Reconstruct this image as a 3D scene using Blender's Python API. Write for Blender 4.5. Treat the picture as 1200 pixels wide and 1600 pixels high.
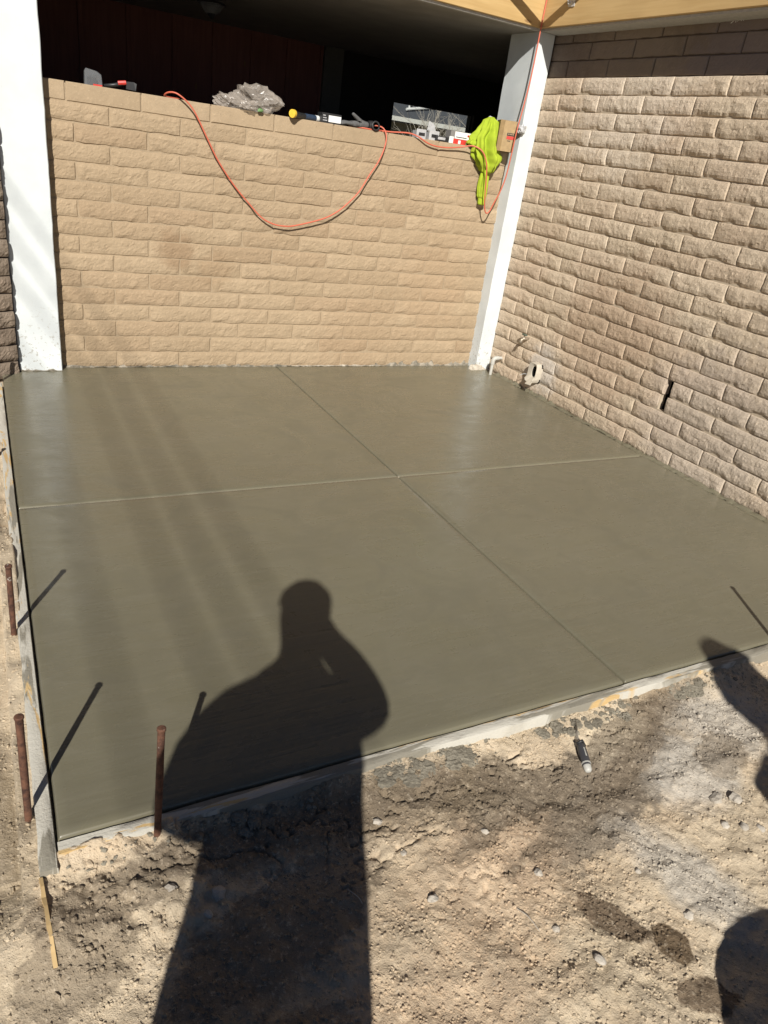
import bpy, bmesh, math, random
import numpy as np
from mathutils import Vector, Matrix
random.seed(7); RNG = np.random.default_rng(7)
for o in list(bpy.data.objects): bpy.data.objects.remove(o)
scene = bpy.context.scene
col = scene.collection

# ------------------------------------------------------------------ camera
CR = ((0.8855608953, -0.4452562178, 0.1323963786),      # right
      (-0.0962582148, -0.4547232513, -0.8854157898),    # down
      (0.4544405976, 0.7713453605, -0.4455446982))      # forward
CL = (0.2662491924, -4.9522352649, 1.5224597364)
cam = bpy.data.cameras.new('camera'); camo = bpy.data.objects.new('camera', cam); col.objects.link(camo)
M = Matrix.Identity(4)
for i in range(3):
    M[i][0] = CR[0][i]; M[i][1] = -CR[1][i]; M[i][2] = -CR[2][i]; M[i][3] = CL[i]
camo.matrix_world = M
cam.sensor_fit = 'VERTICAL'; cam.sensor_height = 36.0; cam.lens = 1127.41/1600*36
cam.clip_start = 0.02; cam.clip_end = 2000
scene.camera = camo
# ------------------------------------------------------------------ sky, sun, exposure
SUN = Vector((0.363, 0.749, -0.554)).normalized()       # the way the light travels
w = bpy.data.worlds.new('World'); scene.world = w; w.use_nodes = True
wn = w.node_tree.nodes; wl = w.node_tree.links
sky = wn.new('ShaderNodeTexSky'); sky.sky_type = 'NISHITA'; sky.sun_disc = False
sky.sun_elevation = math.asin(-SUN.z); sky.sun_rotation = math.atan2(-SUN.x, -SUN.y)
sky.altitude = 2200; sky.air_density = 0.5; sky.dust_density = 0.0; sky.ozone_density = 1.0
wl.new(sky.outputs[0], wn['Background'].inputs[0]); wn['Background'].inputs[1].default_value = 0.05
sl = bpy.data.lights.new('sun', 'SUN'); slo = bpy.data.objects.new('sun', sl); col.objects.link(slo)
sl.energy = 5.0; sl.angle = math.radians(0.53); sl.color = (1.0, 0.955, 0.88)
slo.rotation_euler = SUN.to_track_quat('-Z', 'Y').to_euler(); slo.location = (-4, -12, 8)
scene.view_settings.view_transform = 'Standard'; scene.view_settings.look = 'None'
scene.view_settings.gamma = 1.0; scene.view_settings.exposure = 0.3

# ------------------------------------------------------------------ helpers
def link(o, parent=None):
    col.objects.link(o)
    if parent is not None: o.parent = parent
    return o
def tag(o, label=None, cat=None, group=None, kind=None):
    for k, v in (('label', label), ('category', cat), ('group', group), ('kind', kind)):
        if v: o[k] = v
    return o
def empty(name, loc=(0, 0, 0), rz=0.0):
    o = bpy.data.objects.new(name, None); o.empty_display_size = .05
    o.location = loc; o.rotation_euler = (0, 0, rz); return link(o)
def mesh_np(name, V, F, smooth=False):
    me = bpy.data.meshes.new(name)
    V = np.asarray(V, dtype=np.float32); F = np.asarray(F, dtype=np.int32)
    n, k = F.shape
    me.vertices.add(len(V)); me.vertices.foreach_set('co', V.ravel())
    me.loops.add(n*k); me.loops.foreach_set('vertex_index', F.ravel())
    me.polygons.add(n); me.polygons.foreach_set('loop_start', np.arange(0, n*k, k, dtype=np.int32))
    me.polygons.foreach_set('loop_total', np.full(n, k, dtype=np.int32))
    me.polygons.foreach_set('use_smooth', np.full(n, smooth))
    me.update(calc_edges=True); me.validate(); return me
def obj(name, me, mat, parent=None, loc=(0, 0, 0), rot=(0, 0, 0)):
    o = bpy.data.objects.new(name, me); o.location = loc; o.rotation_euler = rot
    if mat is not None and not me.materials: me.materials.append(mat)
    return link(o, parent)
class MB:
    """collects simple shapes into one mesh"""
    def __init__(s): s.bm = bmesh.new()
    def box(s, x0, x1, y0, y1, z0, z1, bev=0.0, mat=None, seg=1):
        r = bmesh.ops.create_cube(s.bm, size=1)
        vs = r['verts']
        for v in vs:
            v.co = Vector((x0 if v.co.x < 0 else x1, y0 if v.co.y < 0 else y1, z0 if v.co.z < 0 else z1))
        if bev > 0:
            es = list({e for v in vs for e in v.link_edges})
            rr = bmesh.ops.bevel(s.bm, geom=es, offset=bev, segments=seg, affect='EDGES', profile=.5)
            vs = rr['verts']
        if mat is not None:
            for v in set(vs): v.co = mat @ v.co
        return s
    def tube(s, pts, r, seg=8, cap=True):
        pts = [Vector(p) for p in pts]; n = len(pts)
        rs = r if isinstance(r, (list, tuple)) else [r]*n
        up = None; rings = []
        for i, p in enumerate(pts):
            t = (pts[min(i+1, n-1)]-pts[max(i-1, 0)]).normalized()
            if up is None:
                a = Vector((0, 0, 1)) if abs(t.z) < .9 else Vector((1, 0, 0)); up = (a-t*a.dot(t)).normalized()
            else:
                up = (up-t*up.dot(t))
                up = up.normalized() if up.length > 1e-6 else t.orthogonal().normalized()
            b = t.cross(up)
            rings.append([s.bm.verts.new(p+(up*math.cos(2*math.pi*k/seg)+b*math.sin(2*math.pi*k/seg))*rs[i]) for k in range(seg)])
        for i in range(n-1):
            for k in range(seg):
                s.bm.faces.new((rings[i][k], rings[i][(k+1) % seg], rings[i+1][(k+1) % seg], rings[i+1][k]))
        if cap:
            s.bm.faces.new(rings[0]); s.bm.faces.new(list(reversed(rings[-1])))
        return s
    def loft(s, rings, cap=True):
        R = [[s.bm.verts.new(Vector(p)) for p in ring] for ring in rings]; m = len(R[0])
        for i in range(len(R)-1):
            for k in range(m):
                s.bm.faces.new((R[i][k], R[i][(k+1) % m], R[i+1][(k+1) % m], R[i+1][k]))
        if cap: s.bm.faces.new(R[0]); s.bm.faces.new(list(reversed(R[-1])))
        return s
    def poly(s, pts, d):
        """extrude a planar polygon along vector d"""
        d = Vector(d); a = [s.bm.verts.new(Vector(p)) for p in pts]; b = [s.bm.verts.new(Vector(p)+d) for p in pts]; n = len(pts)
        s.bm.faces.new(a); s.bm.faces.new(list(reversed(b)))
        for i in range(n): s.bm.faces.new((a[i], b[i], b[(i+1) % n], a[(i+1) % n]))
        return s
    def build(s, name, mat, parent=None, smooth=False, loc=(0, 0, 0), rot=(0, 0, 0), auto=None):
        bmesh.ops.recalc_face_normals(s.bm, faces=s.bm.faces)
        me = bpy.data.meshes.new(name); s.bm.to_mesh(me); s.bm.free()
        if smooth or auto:
            me.polygons.foreach_set('use_smooth', [True]*len(me.polygons))
            if auto: me.set_sharp_from_angle(angle=math.radians(auto))
        return obj(name, me, mat, parent, loc, rot)
def smooth_path(pts, n=8):
    pts = [Vector(p) for p in pts]; P = [pts[0]*2-pts[1]]+pts+[pts[-1]*2-pts[-2]]; out = []
    for i in range(1, len(P)-2):
        a, b, c, d = P[i-1:i+3]
        for k in range(n):
            t = k/n
            out.append(.5*((2*b)+(c-a)*t+(2*a-5*b+4*c-d)*t*t+(3*b-a-3*c+d)*t**3))
    out.append(P[-2]); return out
def vnoise(x, y, seed=0):
    """smooth value noise on arrays"""
    xi = np.floor(x).astype(np.int64); yi = np.floor(y).astype(np.int64); fx = x-xi; fy = y-yi
    fx = fx*fx*fx*(fx*(fx*6-15)+10); fy = fy*fy*fy*(fy*(fy*6-15)+10)
    def h(a, b):
        n = (a*374761393+b*668265263+seed*1442695041) & 0xffffffff
        n = ((n ^ (n >> 13))*1274126177) & 0xffffffff; n = (n ^ (n >> 16)) & 0xffff
        return n/32767.5-1
    return (h(xi, yi)*(1-fx)+h(xi+1, yi)*fx)*(1-fy)+(h(xi, yi+1)*(1-fx)+h(xi+1, yi+1)*fx)*fy
def fbm(x, y, oct=4, seed=0, gain=.5):
    a = 1.0; s = 0*x
    for i in range(oct):
        s = s+a*vnoise(x, y, seed+i*17); x = x*2.03+5.1; y = y*2.03+1.7; a *= gain
    return s
# ------------------------------------------------------------------ material kit
class NT:
    def __init__(s, name):
        s.m = bpy.data.materials.new(name); s.m.use_nodes = True
        s.t = s.m.node_tree; s.b = s.t.nodes['Principled BSDF']; s.out = s.t.nodes['Material Output']
        s.geo = s.t.nodes.new('ShaderNodeNewGeometry')
    def n(s, typ, **kw):
        nd = s.t.nodes.new(typ)
        for k, v in kw.items():
            if k.startswith('i_'): s.put(nd.inputs[int(k[2:]) if k[2:].isdigit() else k[2:].replace('_', ' ')], v)
            else: setattr(nd, k, v)
        return nd
    def put(s, sock, v):
        if hasattr(v, 'is_output'): s.t.links.new(v, sock)
        else: sock.default_value = v
    def pos(s): return s.geo.outputs['Position']
    def mapped(s, vec, scale=(1, 1, 1), rot=(0, 0, 0), loc=(0, 0, 0)):
        return s.n('ShaderNodeMapping', i_Vector=vec, i_Scale=scale, i_Rotation=rot, i_Location=loc).outputs[0]
    def noise(s, scale, detail=4, rough=.55, vec=None, dist=0):
        return s.n('ShaderNodeTexNoise', i_Vector=vec or s.pos(), i_Scale=scale, i_Detail=detail, i_Roughness=rough, i_Distortion=dist).outputs[0]
    def ramp(s, v, a, b, lo=0., hi=1.):
        return s.n('ShaderNodeMapRange', i_Value=v, i_1=a, i_2=b, i_3=lo, i_4=hi).outputs[0]
    def mix(s, f, a, b, mode='MIX'):
        nd = s.n('ShaderNodeMix', data_type='RGBA', blend_type=mode)
        s.put(nd.inputs[0], f); s.put(nd.inputs[6], a); s.put(nd.inputs[7], b); return nd.outputs[2]
    def math(s, op, a, b=0.):
        nd = s.n('ShaderNodeMath', operation=op); s.put(nd.inputs[0], a); s.put(nd.inputs[1], b); return nd.outputs[0]
    def bump(s, h, strength=.3, dist=.01, prev=None):
        nd = s.n('ShaderNodeBump', i_Height=h, i_Strength=strength, i_Distance=dist)
        if prev is not None: s.put(nd.inputs['Normal'], prev)
        return nd.outputs[0]
    def done(s, color=None, rough=None, normal=None, **kw):
        if color is not None: s.put(s.b.inputs['Base Color'], color)
        if rough is not None: s.put(s.b.inputs['Roughness'], rough)
        if normal is not None: s.put(s.b.inputs['Normal'], normal)
        for k, v in kw.items(): s.put(s.b.inputs[k.replace('_', ' ')], v)
        return s.m
def rgb(*c): return tuple(c)+(1.,)
def plain(name, c, rough=.6, spec=.5, metal=0., var=.12, scale=40, bump=.1):
    t = NT(name); n = t.noise(scale, 3)
    c2 = tuple(x*(1-var) for x in c); c1 = tuple(min(1, x*(1+var)) for x in c)
    cc = t.mix(t.ramp(n, .3, .7), rgb(*c2), rgb(*c1))
    return t.done(cc, t.ramp(n, .3, .7, rough*.9, min(1, rough*1.1)), t.bump(n, bump, .003), Metallic=metal, Specular_IOR_Level=spec)
def block_mat(name, c0, c1, c2, mottle=.5, stain=None, relief=.5):
    t = NT(name); oi = t.n('ShaderNodeObjectInfo'); rnd = oi.outputs['Random']
    big = t.noise(2.2, 3); mid = t.noise(16, 5, .6); fine = t.noise(70, 6, .72); grit = t.noise(260, 3, .65)
    hue = t.n('ShaderNodeMath', operation='FRACT', i_0=t.math('MULTIPLY', rnd, 7.31)).outputs[0]
    c = t.mix(rnd, rgb(*c0), rgb(*c1)); c = t.mix(t.ramp(hue, .6, 1., 0., .45), c, rgb(c0[0]*.86, c0[1]*.78, c0[2]*.74))
    c = t.mix(t.math('MULTIPLY', t.ramp(big, .42, .66), mottle), c, rgb(*c2))
    c = t.mix(t.ramp(mid, .3, .75, 0, .28), c, rgb(*[x*.62 for x in c0]))
    c = t.mix(t.ramp(fine, .56, .72, 0, .5), c, rgb(*[min(1, x*1.4) for x in c1]))
    pit = t.ramp(t.noise(75, 3, .6), .66, .74, 0, .55)
    c = t.mix(pit, c, rgb(*[x*.42 for x in c0]))
    if stain is not None:
        for (p, r, cc, f) in stain:
            d = t.n('ShaderNodeVectorMath', operation='DISTANCE', i_0=t.pos(), i_1=p).outputs['Value']
            d = t.math('ADD', d, t.math('MULTIPLY', t.math('SUBTRACT', t.noise(9, 5, .65), .5), r*1.3))
            c = t.mix(t.ramp(d, r*.55, r, f, 0.), c, rgb(*cc))
    b1 = t.bump(mid, relief*.5, .012); b2 = t.bump(fine, min(1, relief*1.2), .008, b1); b3 = t.bump(grit, relief, .0025, b2)
    return t.done(c, .92, b3, Specular_IOR_Level=.2)

M_block_back = block_mat('tan_slump_block', (.365, .275, .178), (.425, .325, .215), (.33, .245, .155), .5,
    [((1.35, 0, .77), .15, (.24, .155, .09), .55), ((1.62, 0, .66), .14, (.29, .2, .12), .45), ((2.7, 0, .25), .4, (.34, .24, .15), .35), ((3.3, 0, .6), .35, (.38, .27, .17), .35)], .35)
M_block_right = block_mat('brown_slump_block', (.52, .425, .31), (.64, .53, .40), (.56, .43, .32), .5,
    [((3.9, -1.35, .62), .55, (.40, .28, .19), .55), ((3.9, -2.3, .3), .6, (.46, .39, .33), .5), ((3.9, -1.0, 2.05), .6, (.66, .58, .48), .5),
     ((3.9, -.78, .2), .22, (.55, .5, .44), .8)], .75)
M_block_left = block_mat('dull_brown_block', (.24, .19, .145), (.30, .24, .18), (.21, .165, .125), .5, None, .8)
M_block_top = block_mat('smooth_shaded_block', (.175, .138, .105), (.25, .20, .155), (.2, .16, .14), .6, [((3.93, -.9, 2.3), .5, (.27, .22, .17), .5), ((3.93, -1.7, 2.2), .4, (.2, .165, .16), .6)], .35)  # smooth upper courses, colour darkened for the shade under the beam
M_cap = block_mat('tan_cap_block', (.365, .275, .178), (.425, .325, .215), (.34, .255, .16), .4, None, .2)
def mortar(name, c):
    t = NT(name); n = t.noise(30, 5); f = t.noise(250, 3)
    return t.done(t.mix(t.ramp(n, .3, .7), rgb(*[x*.8 for x in c]), rgb(*c)), .95, t.bump(f, .5, .006), Specular_IOR_Level=.15)
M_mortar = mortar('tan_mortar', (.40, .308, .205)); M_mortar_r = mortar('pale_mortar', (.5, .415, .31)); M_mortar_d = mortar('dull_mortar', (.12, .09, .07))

def white_paint():
    t = NT('white_paint'); n = t.noise(5, 5); f = t.noise(90, 4, .6)
    c = t.mix(t.ramp(n, .35, .7), rgb(.57, .605, .61), rgb(.66, .695, .695))
    sp = t.ramp(t.noise(26, 3, .7), .70, .74, 0, .5)
    c = t.mix(sp, c, rgb(.5, .47, .42))
    z = t.n('ShaderNodeSeparateXYZ', i_0=t.pos()).outputs[2]
    low = t.math('MULTIPLY', t.ramp(z, .0, .5, 1., 0.), t.ramp(t.noise(40, 4, .7), .57, .62))
    c = t.mix(low, c, rgb(.36, .34, .3))
    return t.done(c, .6, t.bump(f, .15, .004), Specular_IOR_Level=.35)
M_white = white_paint()
def wood(name, ca, cb, axis='x', rough=.65):
    t = NT(name)
    sc = {'x': (2.2, 45, 45), 'y': (45, 2.2, 45), 'z': (45, 45, 2.2)}[axis]
    v = t.mapped(t.pos(), sc); g = t.noise(1, 5, .6, v, .6); big = t.noise(1.7, 3)
    c = t.mix(t.ramp(g, .3, .7), rgb(*ca), rgb(*cb))
    c = t.mix(t.ramp(big, .45, .7, 0, .4), c, rgb(*[x*.72 for x in ca]))
    kn = t.n('ShaderNodeTexVoronoi', i_Vector=t.mapped(t.pos(), {'x': (1.6, 5, 5), 'y': (5, 1.6, 5), 'z': (5, 5, 1.6)}[axis]), i_Scale=1.5).outputs['Distance']
    c = t.mix(t.ramp(kn, .05, .09, .75, 0.), c, rgb(.2, .11, .05))
    return t.done(c, rough, t.bump(g, .12, .004), Specular_IOR_Level=.3)
M_beam_x = wood('new_timber', (.45, .295, .12), (.54, .375, .17), 'x'); M_beam_y = wood('new_timber_lengthwise', (.50, .33, .14), (.60, .42, .20), 'y')
M_fascia_grey = plain('grey_painted_soffit', (.42, .41, .38), .7, .3)
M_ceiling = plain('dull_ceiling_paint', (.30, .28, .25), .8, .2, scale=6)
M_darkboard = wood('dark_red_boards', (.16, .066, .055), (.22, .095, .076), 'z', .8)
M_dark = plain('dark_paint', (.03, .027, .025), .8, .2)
M_hole_shade = plain('painted_hole_shade', (.01, .009, .008), .9, .1)  # black that stands in for shade deep inside wall openings

def concrete():
    t = NT('wet_concrete')
    big = t.noise(.9, 4, .5); mid = t.noise(6, 4)
    st = t.noise(1, 4, .55, t.mapped(t.pos(), (2.2, 26, 1), (0, 0, .12)), .3)
    st2 = t.noise(1, 3, .5, t.mapped(t.pos(), (5, 90, 1), (0, 0, -.1)), .5)
    c = t.mix(t.ramp(big, .3, .7), rgb(.142, .130, .087), rgb(.172, .158, .108))
    c = t.mix(t.ramp(mid, .4, .75, 0, .3), c, rgb(.165, .152, .118))
    c = t.mix(t.ramp(st, .45, .75, 0, .10), c, rgb(.20, .18, .135))
    speck = t.ramp(t.noise(55, 4, .75), .74, .78, 0, .35)
    c = t.mix(speck, c, rgb(.3, .28, .23))
    b = t.bump(mid, .06, .01); b = t.bump(st, .10, .008, b); b = t.bump(st2, .16, .003, b)
    b = t.bump(t.noise(380, 2), .05, .001, b)
    sw = t.noise(2.6, 4, .6, None, 2.2); ro = t.math('ADD', t.math('ADD', t.ramp(big, .3, .7, .22, .31), t.ramp(sw, .35, .65, -.05, .08)), t.ramp(st, .3, .7, -.04, .07))
    arc = t.noise(1, 4, .6, t.mapped(t.pos(), (3, 14, 1), (0, 0, .5)), 2.5); b = t.bump(arc, .06, .006, b); c = t.mix(t.ramp(arc, .48, .68, 0, .22), c, rgb(.205, .19, .142)); c = t.mix(t.ramp(sw, .52, .66, 0, .35), c, rgb(.135, .126, .09)); c = t.mix(t.ramp(t.noise(120, 2, .5), .735, .76, 0, .5), c, rgb(.06, .055, .04))
    return t.done(c, ro, b, Specular_IOR_Level=.5)
M_conc = concrete()
def groove():
    t = NT('sandy_joint'); n = t.noise(220, 3)
    return t.done(t.mix(t.ramp(n, .4, .6), rgb(.2, .175, .125), rgb(.42, .37, .28)), .8, t.bump(n, .6, .004))
M_groove = groove()
def smear_mat(name, ca, cb):
    t = NT(name); n = t.noise(22, 5, .65); f = t.noise(150, 4, .7)
    return t.done(t.mix(t.ramp(n, .4, .6), rgb(*ca), rgb(*cb)), .8, t.bump(f, .6, .006), Specular_IOR_Level=.3)
M_smear = smear_mat('mortar_smear', (.16, .145, .115), (.34, .3, .24))
M_spill = smear_mat('drying_spill', (.17, .15, .115), (.25, .225, .175)); M_smear_pale = smear_mat('pale_mortar_smear', (.36, .32, .26), (.55, .5, .42))
def form_mat(axis):
    t = NT('cement_splashed_board_'+axis)
    sc = (3, 28, 1) if axis == 'x' else (28, 3, 1)
    grain = t.noise(1, 5, .6, t.mapped(t.pos(), (2.5, 60, 60) if axis == 'x' else (60, 2.5, 60)), .4)
    c = t.mix(t.ramp(grain, .3, .7), rgb(.46, .31, .14), rgb(.6, .43, .21))
    n1 = t.noise(1, 5, .65, t.mapped(t.pos(), sc), .8); n2 = t.noise(1, 5, .6, t.mapped(t.pos(), tuple(s*.8 for s in sc), loc=(7, 3, 1)), .6)
    c = t.mix(t.ramp(n1, .40, .45), c, rgb(.50, .475, .41))
    c = t.mix(t.ramp(n2, *((.47, .51) if axis == 'x' else (.53, .57))), c, rgb(.25, .23, .185))
    f = t.noise(120, 4, .7)
    return t.done(c, .8, t.bump(n1, .4, .01, t.bump(f, .5, .005)), Specular_IOR_Level=.25)
M_form_x = form_mat('x'); M_form_y = form_mat('y')

def dirt(name='dry_dirt'):
    t = NT(name); p = t.pos()
    big = t.noise(2.1, 5, .6); mid = t.noise(9, 5, .62); fine = t.noise(90, 4, .7); grit = t.noise(330, 2, .65)
    c = t.mix(t.ramp(mid, .32, .68), rgb(.455, .372, .262), rgb(.55, .455, .330))
    c = t.mix(t.ramp(big, .5, .68, 0, .6), c, rgb(.53, .405, .275))
    ncache = {}
    def edge_noise(k):
        if k not in ncache: ncache[k] = t.math('MULTIPLY', t.math('SUBTRACT', t.noise(k, 4, .68), .5), 1.1)
        return ncache[k]
    def blob(pt, r, cc, f, sx=1., sy=1., rz=0., edge=.45, ns=9):
        nonlocal c
        v = t.n('ShaderNodeMapping', vector_type='TEXTURE', i_Vector=p, i_Location=(pt[0], pt[1], -.05), i_Rotation=(0, 0, rz), i_Scale=(sx, sy, 6.)).outputs[0]
        d = t.n('ShaderNodeVectorMath', operation='LENGTH', i_0=v).outputs['Value']
        d = t.math('ADD', d, edge_noise(ns)); c = t.mix(t.ramp(d, edge, 1.0, f, 0.), c, rgb(*cc))
    damp = (.135, .1, .066); grey = (.46, .425, .37)
    blob((1.0, -3.80), 1, damp, .75, .62, .13, -.02)
    blob((1.70, -3.97), 1, (.185, .152, .115), .9, .50, .15, .30, .78, 19); blob((1.45, -3.93), 1, (.2, .16, .115), .9, .3, .09, .2, .78, 19)
    blob((1.35, -3.84), 1, (.16, .125, .085), .8, .22, .10, .2)
    blob((2.15, -3.80), 1, damp, .7, .35, .15, .3)
    blob((2.05, -4.02), 1, grey, .8, .22, .16, .2)
    blob((1.75, -4.28), 1, grey, .75, .13, .30, .35)
    blob((2.35, -3.9), 1, grey, .8, .3, .2, 0)
    blob((1.90, -3.80), 1, (.62, .53, .39), .6, .2, .1, .2)
    blob((1.455, -4.30), 1, (.14, .10, .066), .9, .105, .045, -.9, .85, 22)
    blob((1.56, -4.40), 1, (.15, .108, .068), 1., .05, .05, 0, .85, 22)
    blob((1.54, -4.52), 1, (.16, .117, .078), .9, .09, .045, -.4, .85, 22)
    blob((1.0, -4.50), 1, (.3, .28, .27), .6, .12, .07, .3)
    blob((.55, -4.15), 1, damp, .5, .35, .18, .4)
    blob((.12, -3.5), 1, (.2, .155, .1), .6, .16, .4, 0)
    blob((.15, -2.0), 1, (.24, .19, .135), .6, .1, .5, 0)
    blob((1.25, -4.12), 1, (.62, .45, .30), .5, .3, .2, .2)
    blob((.95, -4.33), 1, (.58, .43, .29), .6, .35, .18, 0)
    for q in (((.40, -3.83), .20, .07, .1), ((.30, -3.95), .14, .10, .5), ((.62, -3.79), .22, .06, 0), ((1.22, -3.80), .10, .05, .3), ((1.02, -3.80), .07, .05, 0), ((1.45, -3.83), .10, .07, .2), ((2.02, -3.80), .26, .06, .2), ((1.88, -3.92), .22, .05, .3), ((2.2, -4.0), .12, .08, .4), ((1.60, -4.02), .34, .035, .25), ((1.28, -3.99), .12, .03, .3), ((.72, -4.02), .3, .12, .3), ((.55, -4.30), .25, .1, .2)):
        blob(q[0], 1, (.185, .146, .104), .62, q[1], q[2], q[3], .86, 19)
    c = t.mix(t.ramp(fine, .55, .72, 0, .5), c, rgb(.74, .63, .48))
    c = t.mix(t.ramp(t.noise(60, 4, .7), .62, .72, 0, .5), c, rgb(.24, .175, .11))
    b = t.bump(mid, .25, .015); b = t.bump(fine, .8, .006, b); b = t.bump(grit, .8, .002, b)
    return t.done(c, .95, b, Specular_IOR_Level=.15)
M_dirt = dirt()
def stone_mat(name, ca, cb, perface=True):
    t = NT(name); n = t.noise(35, 2, .5); f = t.noise(300, 3)
    c = t.mix(t.ramp(n, .3, .7), rgb(*ca), rgb(*cb)); c = t.mix(t.ramp(f, .5, .7, 0, .3), c, rgb(.7, .64, .53))
    return t.done(c, .85, t.bump(f, .3, .003), Specular_IOR_Level=.25)
M_gravel = stone_mat('gravel_grains', (.46, .36, .245), (.64, .52, .37)); M_pebble = stone_mat('pebble_stone', (.33, .29, .24), (.46, .42, .36))
M_clod = stone_mat('damp_clod', (.28, .215, .145), (.44, .35, .24))
def rust():
    t = NT('rusty_steel'); n = t.noise(45, 5, .65); f = t.noise(200, 3)
    c = t.mix(t.ramp(n, .35, .6), rgb(.05, .024, .018), rgb(.16, .075, .045)); c = t.mix(t.ramp(t.noise(28, 4, .7), .64, .68), c, rgb(.42, .38, .33))
    return t.done(c, .8, t.bump(f, .5, .002), Metallic=.25)
M_rust = rust()
M_orange = plain('orange_cord_jacket', (.56, .13, .075), .5, .5, var=.05)
M_hivis = plain('hi_vis_yellow_fleece', (.33, .425, .03), .85, .2, var=.10, scale=25)
M_card = plain('brown_cardboard', (.27, .185, .09), .85, .2)
M_card_tape = plain('pale_cardboard_panel', (.36, .255, .135), .8, .2)
M_black = plain('black_plastic', (.022, .022, .023), .45, .5)
M_grey_fabric = plain('grey_glove_knit', (.11, .11, .11), .9, .2, scale=120, bump=.4)
M_yellow = plain('yellow_plastic', (.75, .5, .05), .5)
M_blue = plain('dark_blue_band', (.03, .05, .09), .4)
M_paper = plain('white_label_paper', (.75, .75, .73), .6, var=.03)
M_red = plain('red_print', (.55, .04, .03), .5)
M_steel = plain('galvanised_steel', (.55, .56, .57), .45, .5, .35)
M_brass = plain('worn_brass', (.42, .36, .28), .45, .5, .6)
M_pvc = plain('grey_pvc', (.44, .43, .39), .5)
M_pale_sleeve = plain('cement_coated_sleeve', (.50, .45, .37), .8, .2, scale=25, bump=.4)
M_green = plain('green_print', (.12, .22, .08), .6)
def film(name, tint, alpha):
    t = NT(name); n = t.noise(30, 4); b = t.bump(n, .6, .01)
    t.done(rgb(*tint), .22, b, Specular_IOR_Level=.6)
    tr = t.n('ShaderNodeBsdfTransparent'); mx = t.n('ShaderNodeMixShader'); t.put(mx.inputs[0], alpha)
    t.put(mx.inputs[1], tr.outputs[0]); t.put(mx.inputs[2], t.b.outputs[0]); t.put(t.out.inputs['Surface'], mx.outputs[0]); return t.m
M_bag = film('clear_plastic_bag', (.42, .37, .32), .42); M_clam = film('clear_blister_plastic', (.25, .26, .27), .35)
def glass():
    t = NT('window_glass'); tr = t.n('ShaderNodeBsdfTransparent', i_0=rgb(.86, .88, .87)); gl = t.n('ShaderNodeBsdfGlossy', i_Roughness=.03)
    mx = t.n('ShaderNodeMixShader', i_0=.06); t.put(mx.inputs[1], tr.outputs[0]); t.put(mx.inputs[2], gl.outputs[0]); t.put(t.out.inputs['Surface'], mx.outputs[0]); return t.m
M_glass = glass()
M_jacket = plain('dark_work_jacket', (.05, .05, .06), .9); M_skin = plain('skin', (.45, .28, .2), .6)
M_roofing = plain('grey_shingle_roof', (.075, .08, .09), .9, .2, scale=9)
M_stucco = plain('olive_grey_stucco', (.16, .155, .12), .9, .2, scale=7)
M_bark = plain('pale_bark', (.42, .38, .33), .9, .2)

# ------------------------------------------------------------------ ground
WX = 3.9186; P = .1016; L = .4064; HW = 16*P
SX0, SX1, SY0, SY1 = .285, 3.88, -3.662, -.0     # slab
def gnd(x, y):
    x = np.asarray(x, float); y = np.asarray(y, float)
    z = -.062+.016*fbm(x*1.7, y*1.7, 3, 3)+.010*fbm(x*6, y*6, 4, 11)+.0025*fbm(x*33, y*33, 3, 23)*(.55+.9*np.clip(vnoise(x*2.2, y*2.2, 51)+.4, 0, 1))+.0009*fbm(x*95, y*95, 2, 29)
    d = (-3.70-y)                                              # away from the front form
    z = z+(.040+.014*vnoise(x*3.1, y*2, 5)+.010*vnoise(x*17, y*13, 15))*np.exp(-np.clip(d, 0, 9)/.09)*(x > .2)
    rid = np.exp(-((d-.30-.05*vnoise(x*2.5, x*0, 9))/.035)**2)*(x > 1.2)*np.clip((x-1.2)*4, 0, 1)
    z = z+.010*rid
    z = z+.045*np.exp(-((x-.26)/.12)**2-((y+3.87)/.09)**2)+.012*np.exp(-((x-.45)**2+(y+3.85)**2)/.03)*(1+fbm(x*30, y*30, 2, 4))
    z = z+.022*np.exp(-((x-.17)/.05)**2)*(y > -3.7)*(.3+.8*vnoise(y*2.3, x*2, 8))
    cr = np.abs(fbm(x*6, y*8, 4, 40, .6)); msk = np.clip(fbm(x*1.3, y*1.3, 2, 60), 0, 1)*np.exp(-np.clip(d-.1, 0, 9)/.35)
    z = z-.02*np.clip(.1-cr, 0, .1)*10*msk
    return z
def grid_axis(stops):
    out = []
    for a, b, st in stops: out += list(np.arange(a, b-1e-9, st))
    out.append(stops[-1][1]); return np.array(out)
xs = np.concatenate([[-400, -120, -40, -15, -6, -3, -2], grid_axis([(-1.4, -.5, .1), (-.5, -.05, .02), (-.05, 2.6, .0048), (2.6, 3.4, .025), (3.4, 5.2, .2)]), [7, 12, 20, 50, 150, 400]])
ys = np.concatenate([[-400, -120, -40, -15, -9], grid_axis([(-7, -5.2, .15), (-5.2, -4.72, .02), (-4.72, -3.64, .0048), (-3.64, -.2, .02), (-.2, .2, .1)]), [1, 2, 3.2, 6, 10, 16, 30, 60, 150, 400]])
GX, GY = np.meshgrid(xs, ys); GZ = gnd(GX, GY)
far = np.clip((np.hypot(GX-1.5, GY+3)-6)/6, 0, 1); GZ = GZ*(1-far)-.1*far
hid = (GX > .30) & (GY > -3.62); GZ = np.where(hid, np.minimum(GZ, -.14), GZ)
GZ = np.where((GX > .255) & (GY > -3.69) & ~hid, np.minimum(GZ, -.05), GZ)
idx = np.arange(GX.size).reshape(GX.shape)
F = np.stack([idx[:-1, :-1], idx[:-1, 1:], idx[1:, 1:], idx[1:, :-1]], -1).reshape(-1, 4)
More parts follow.
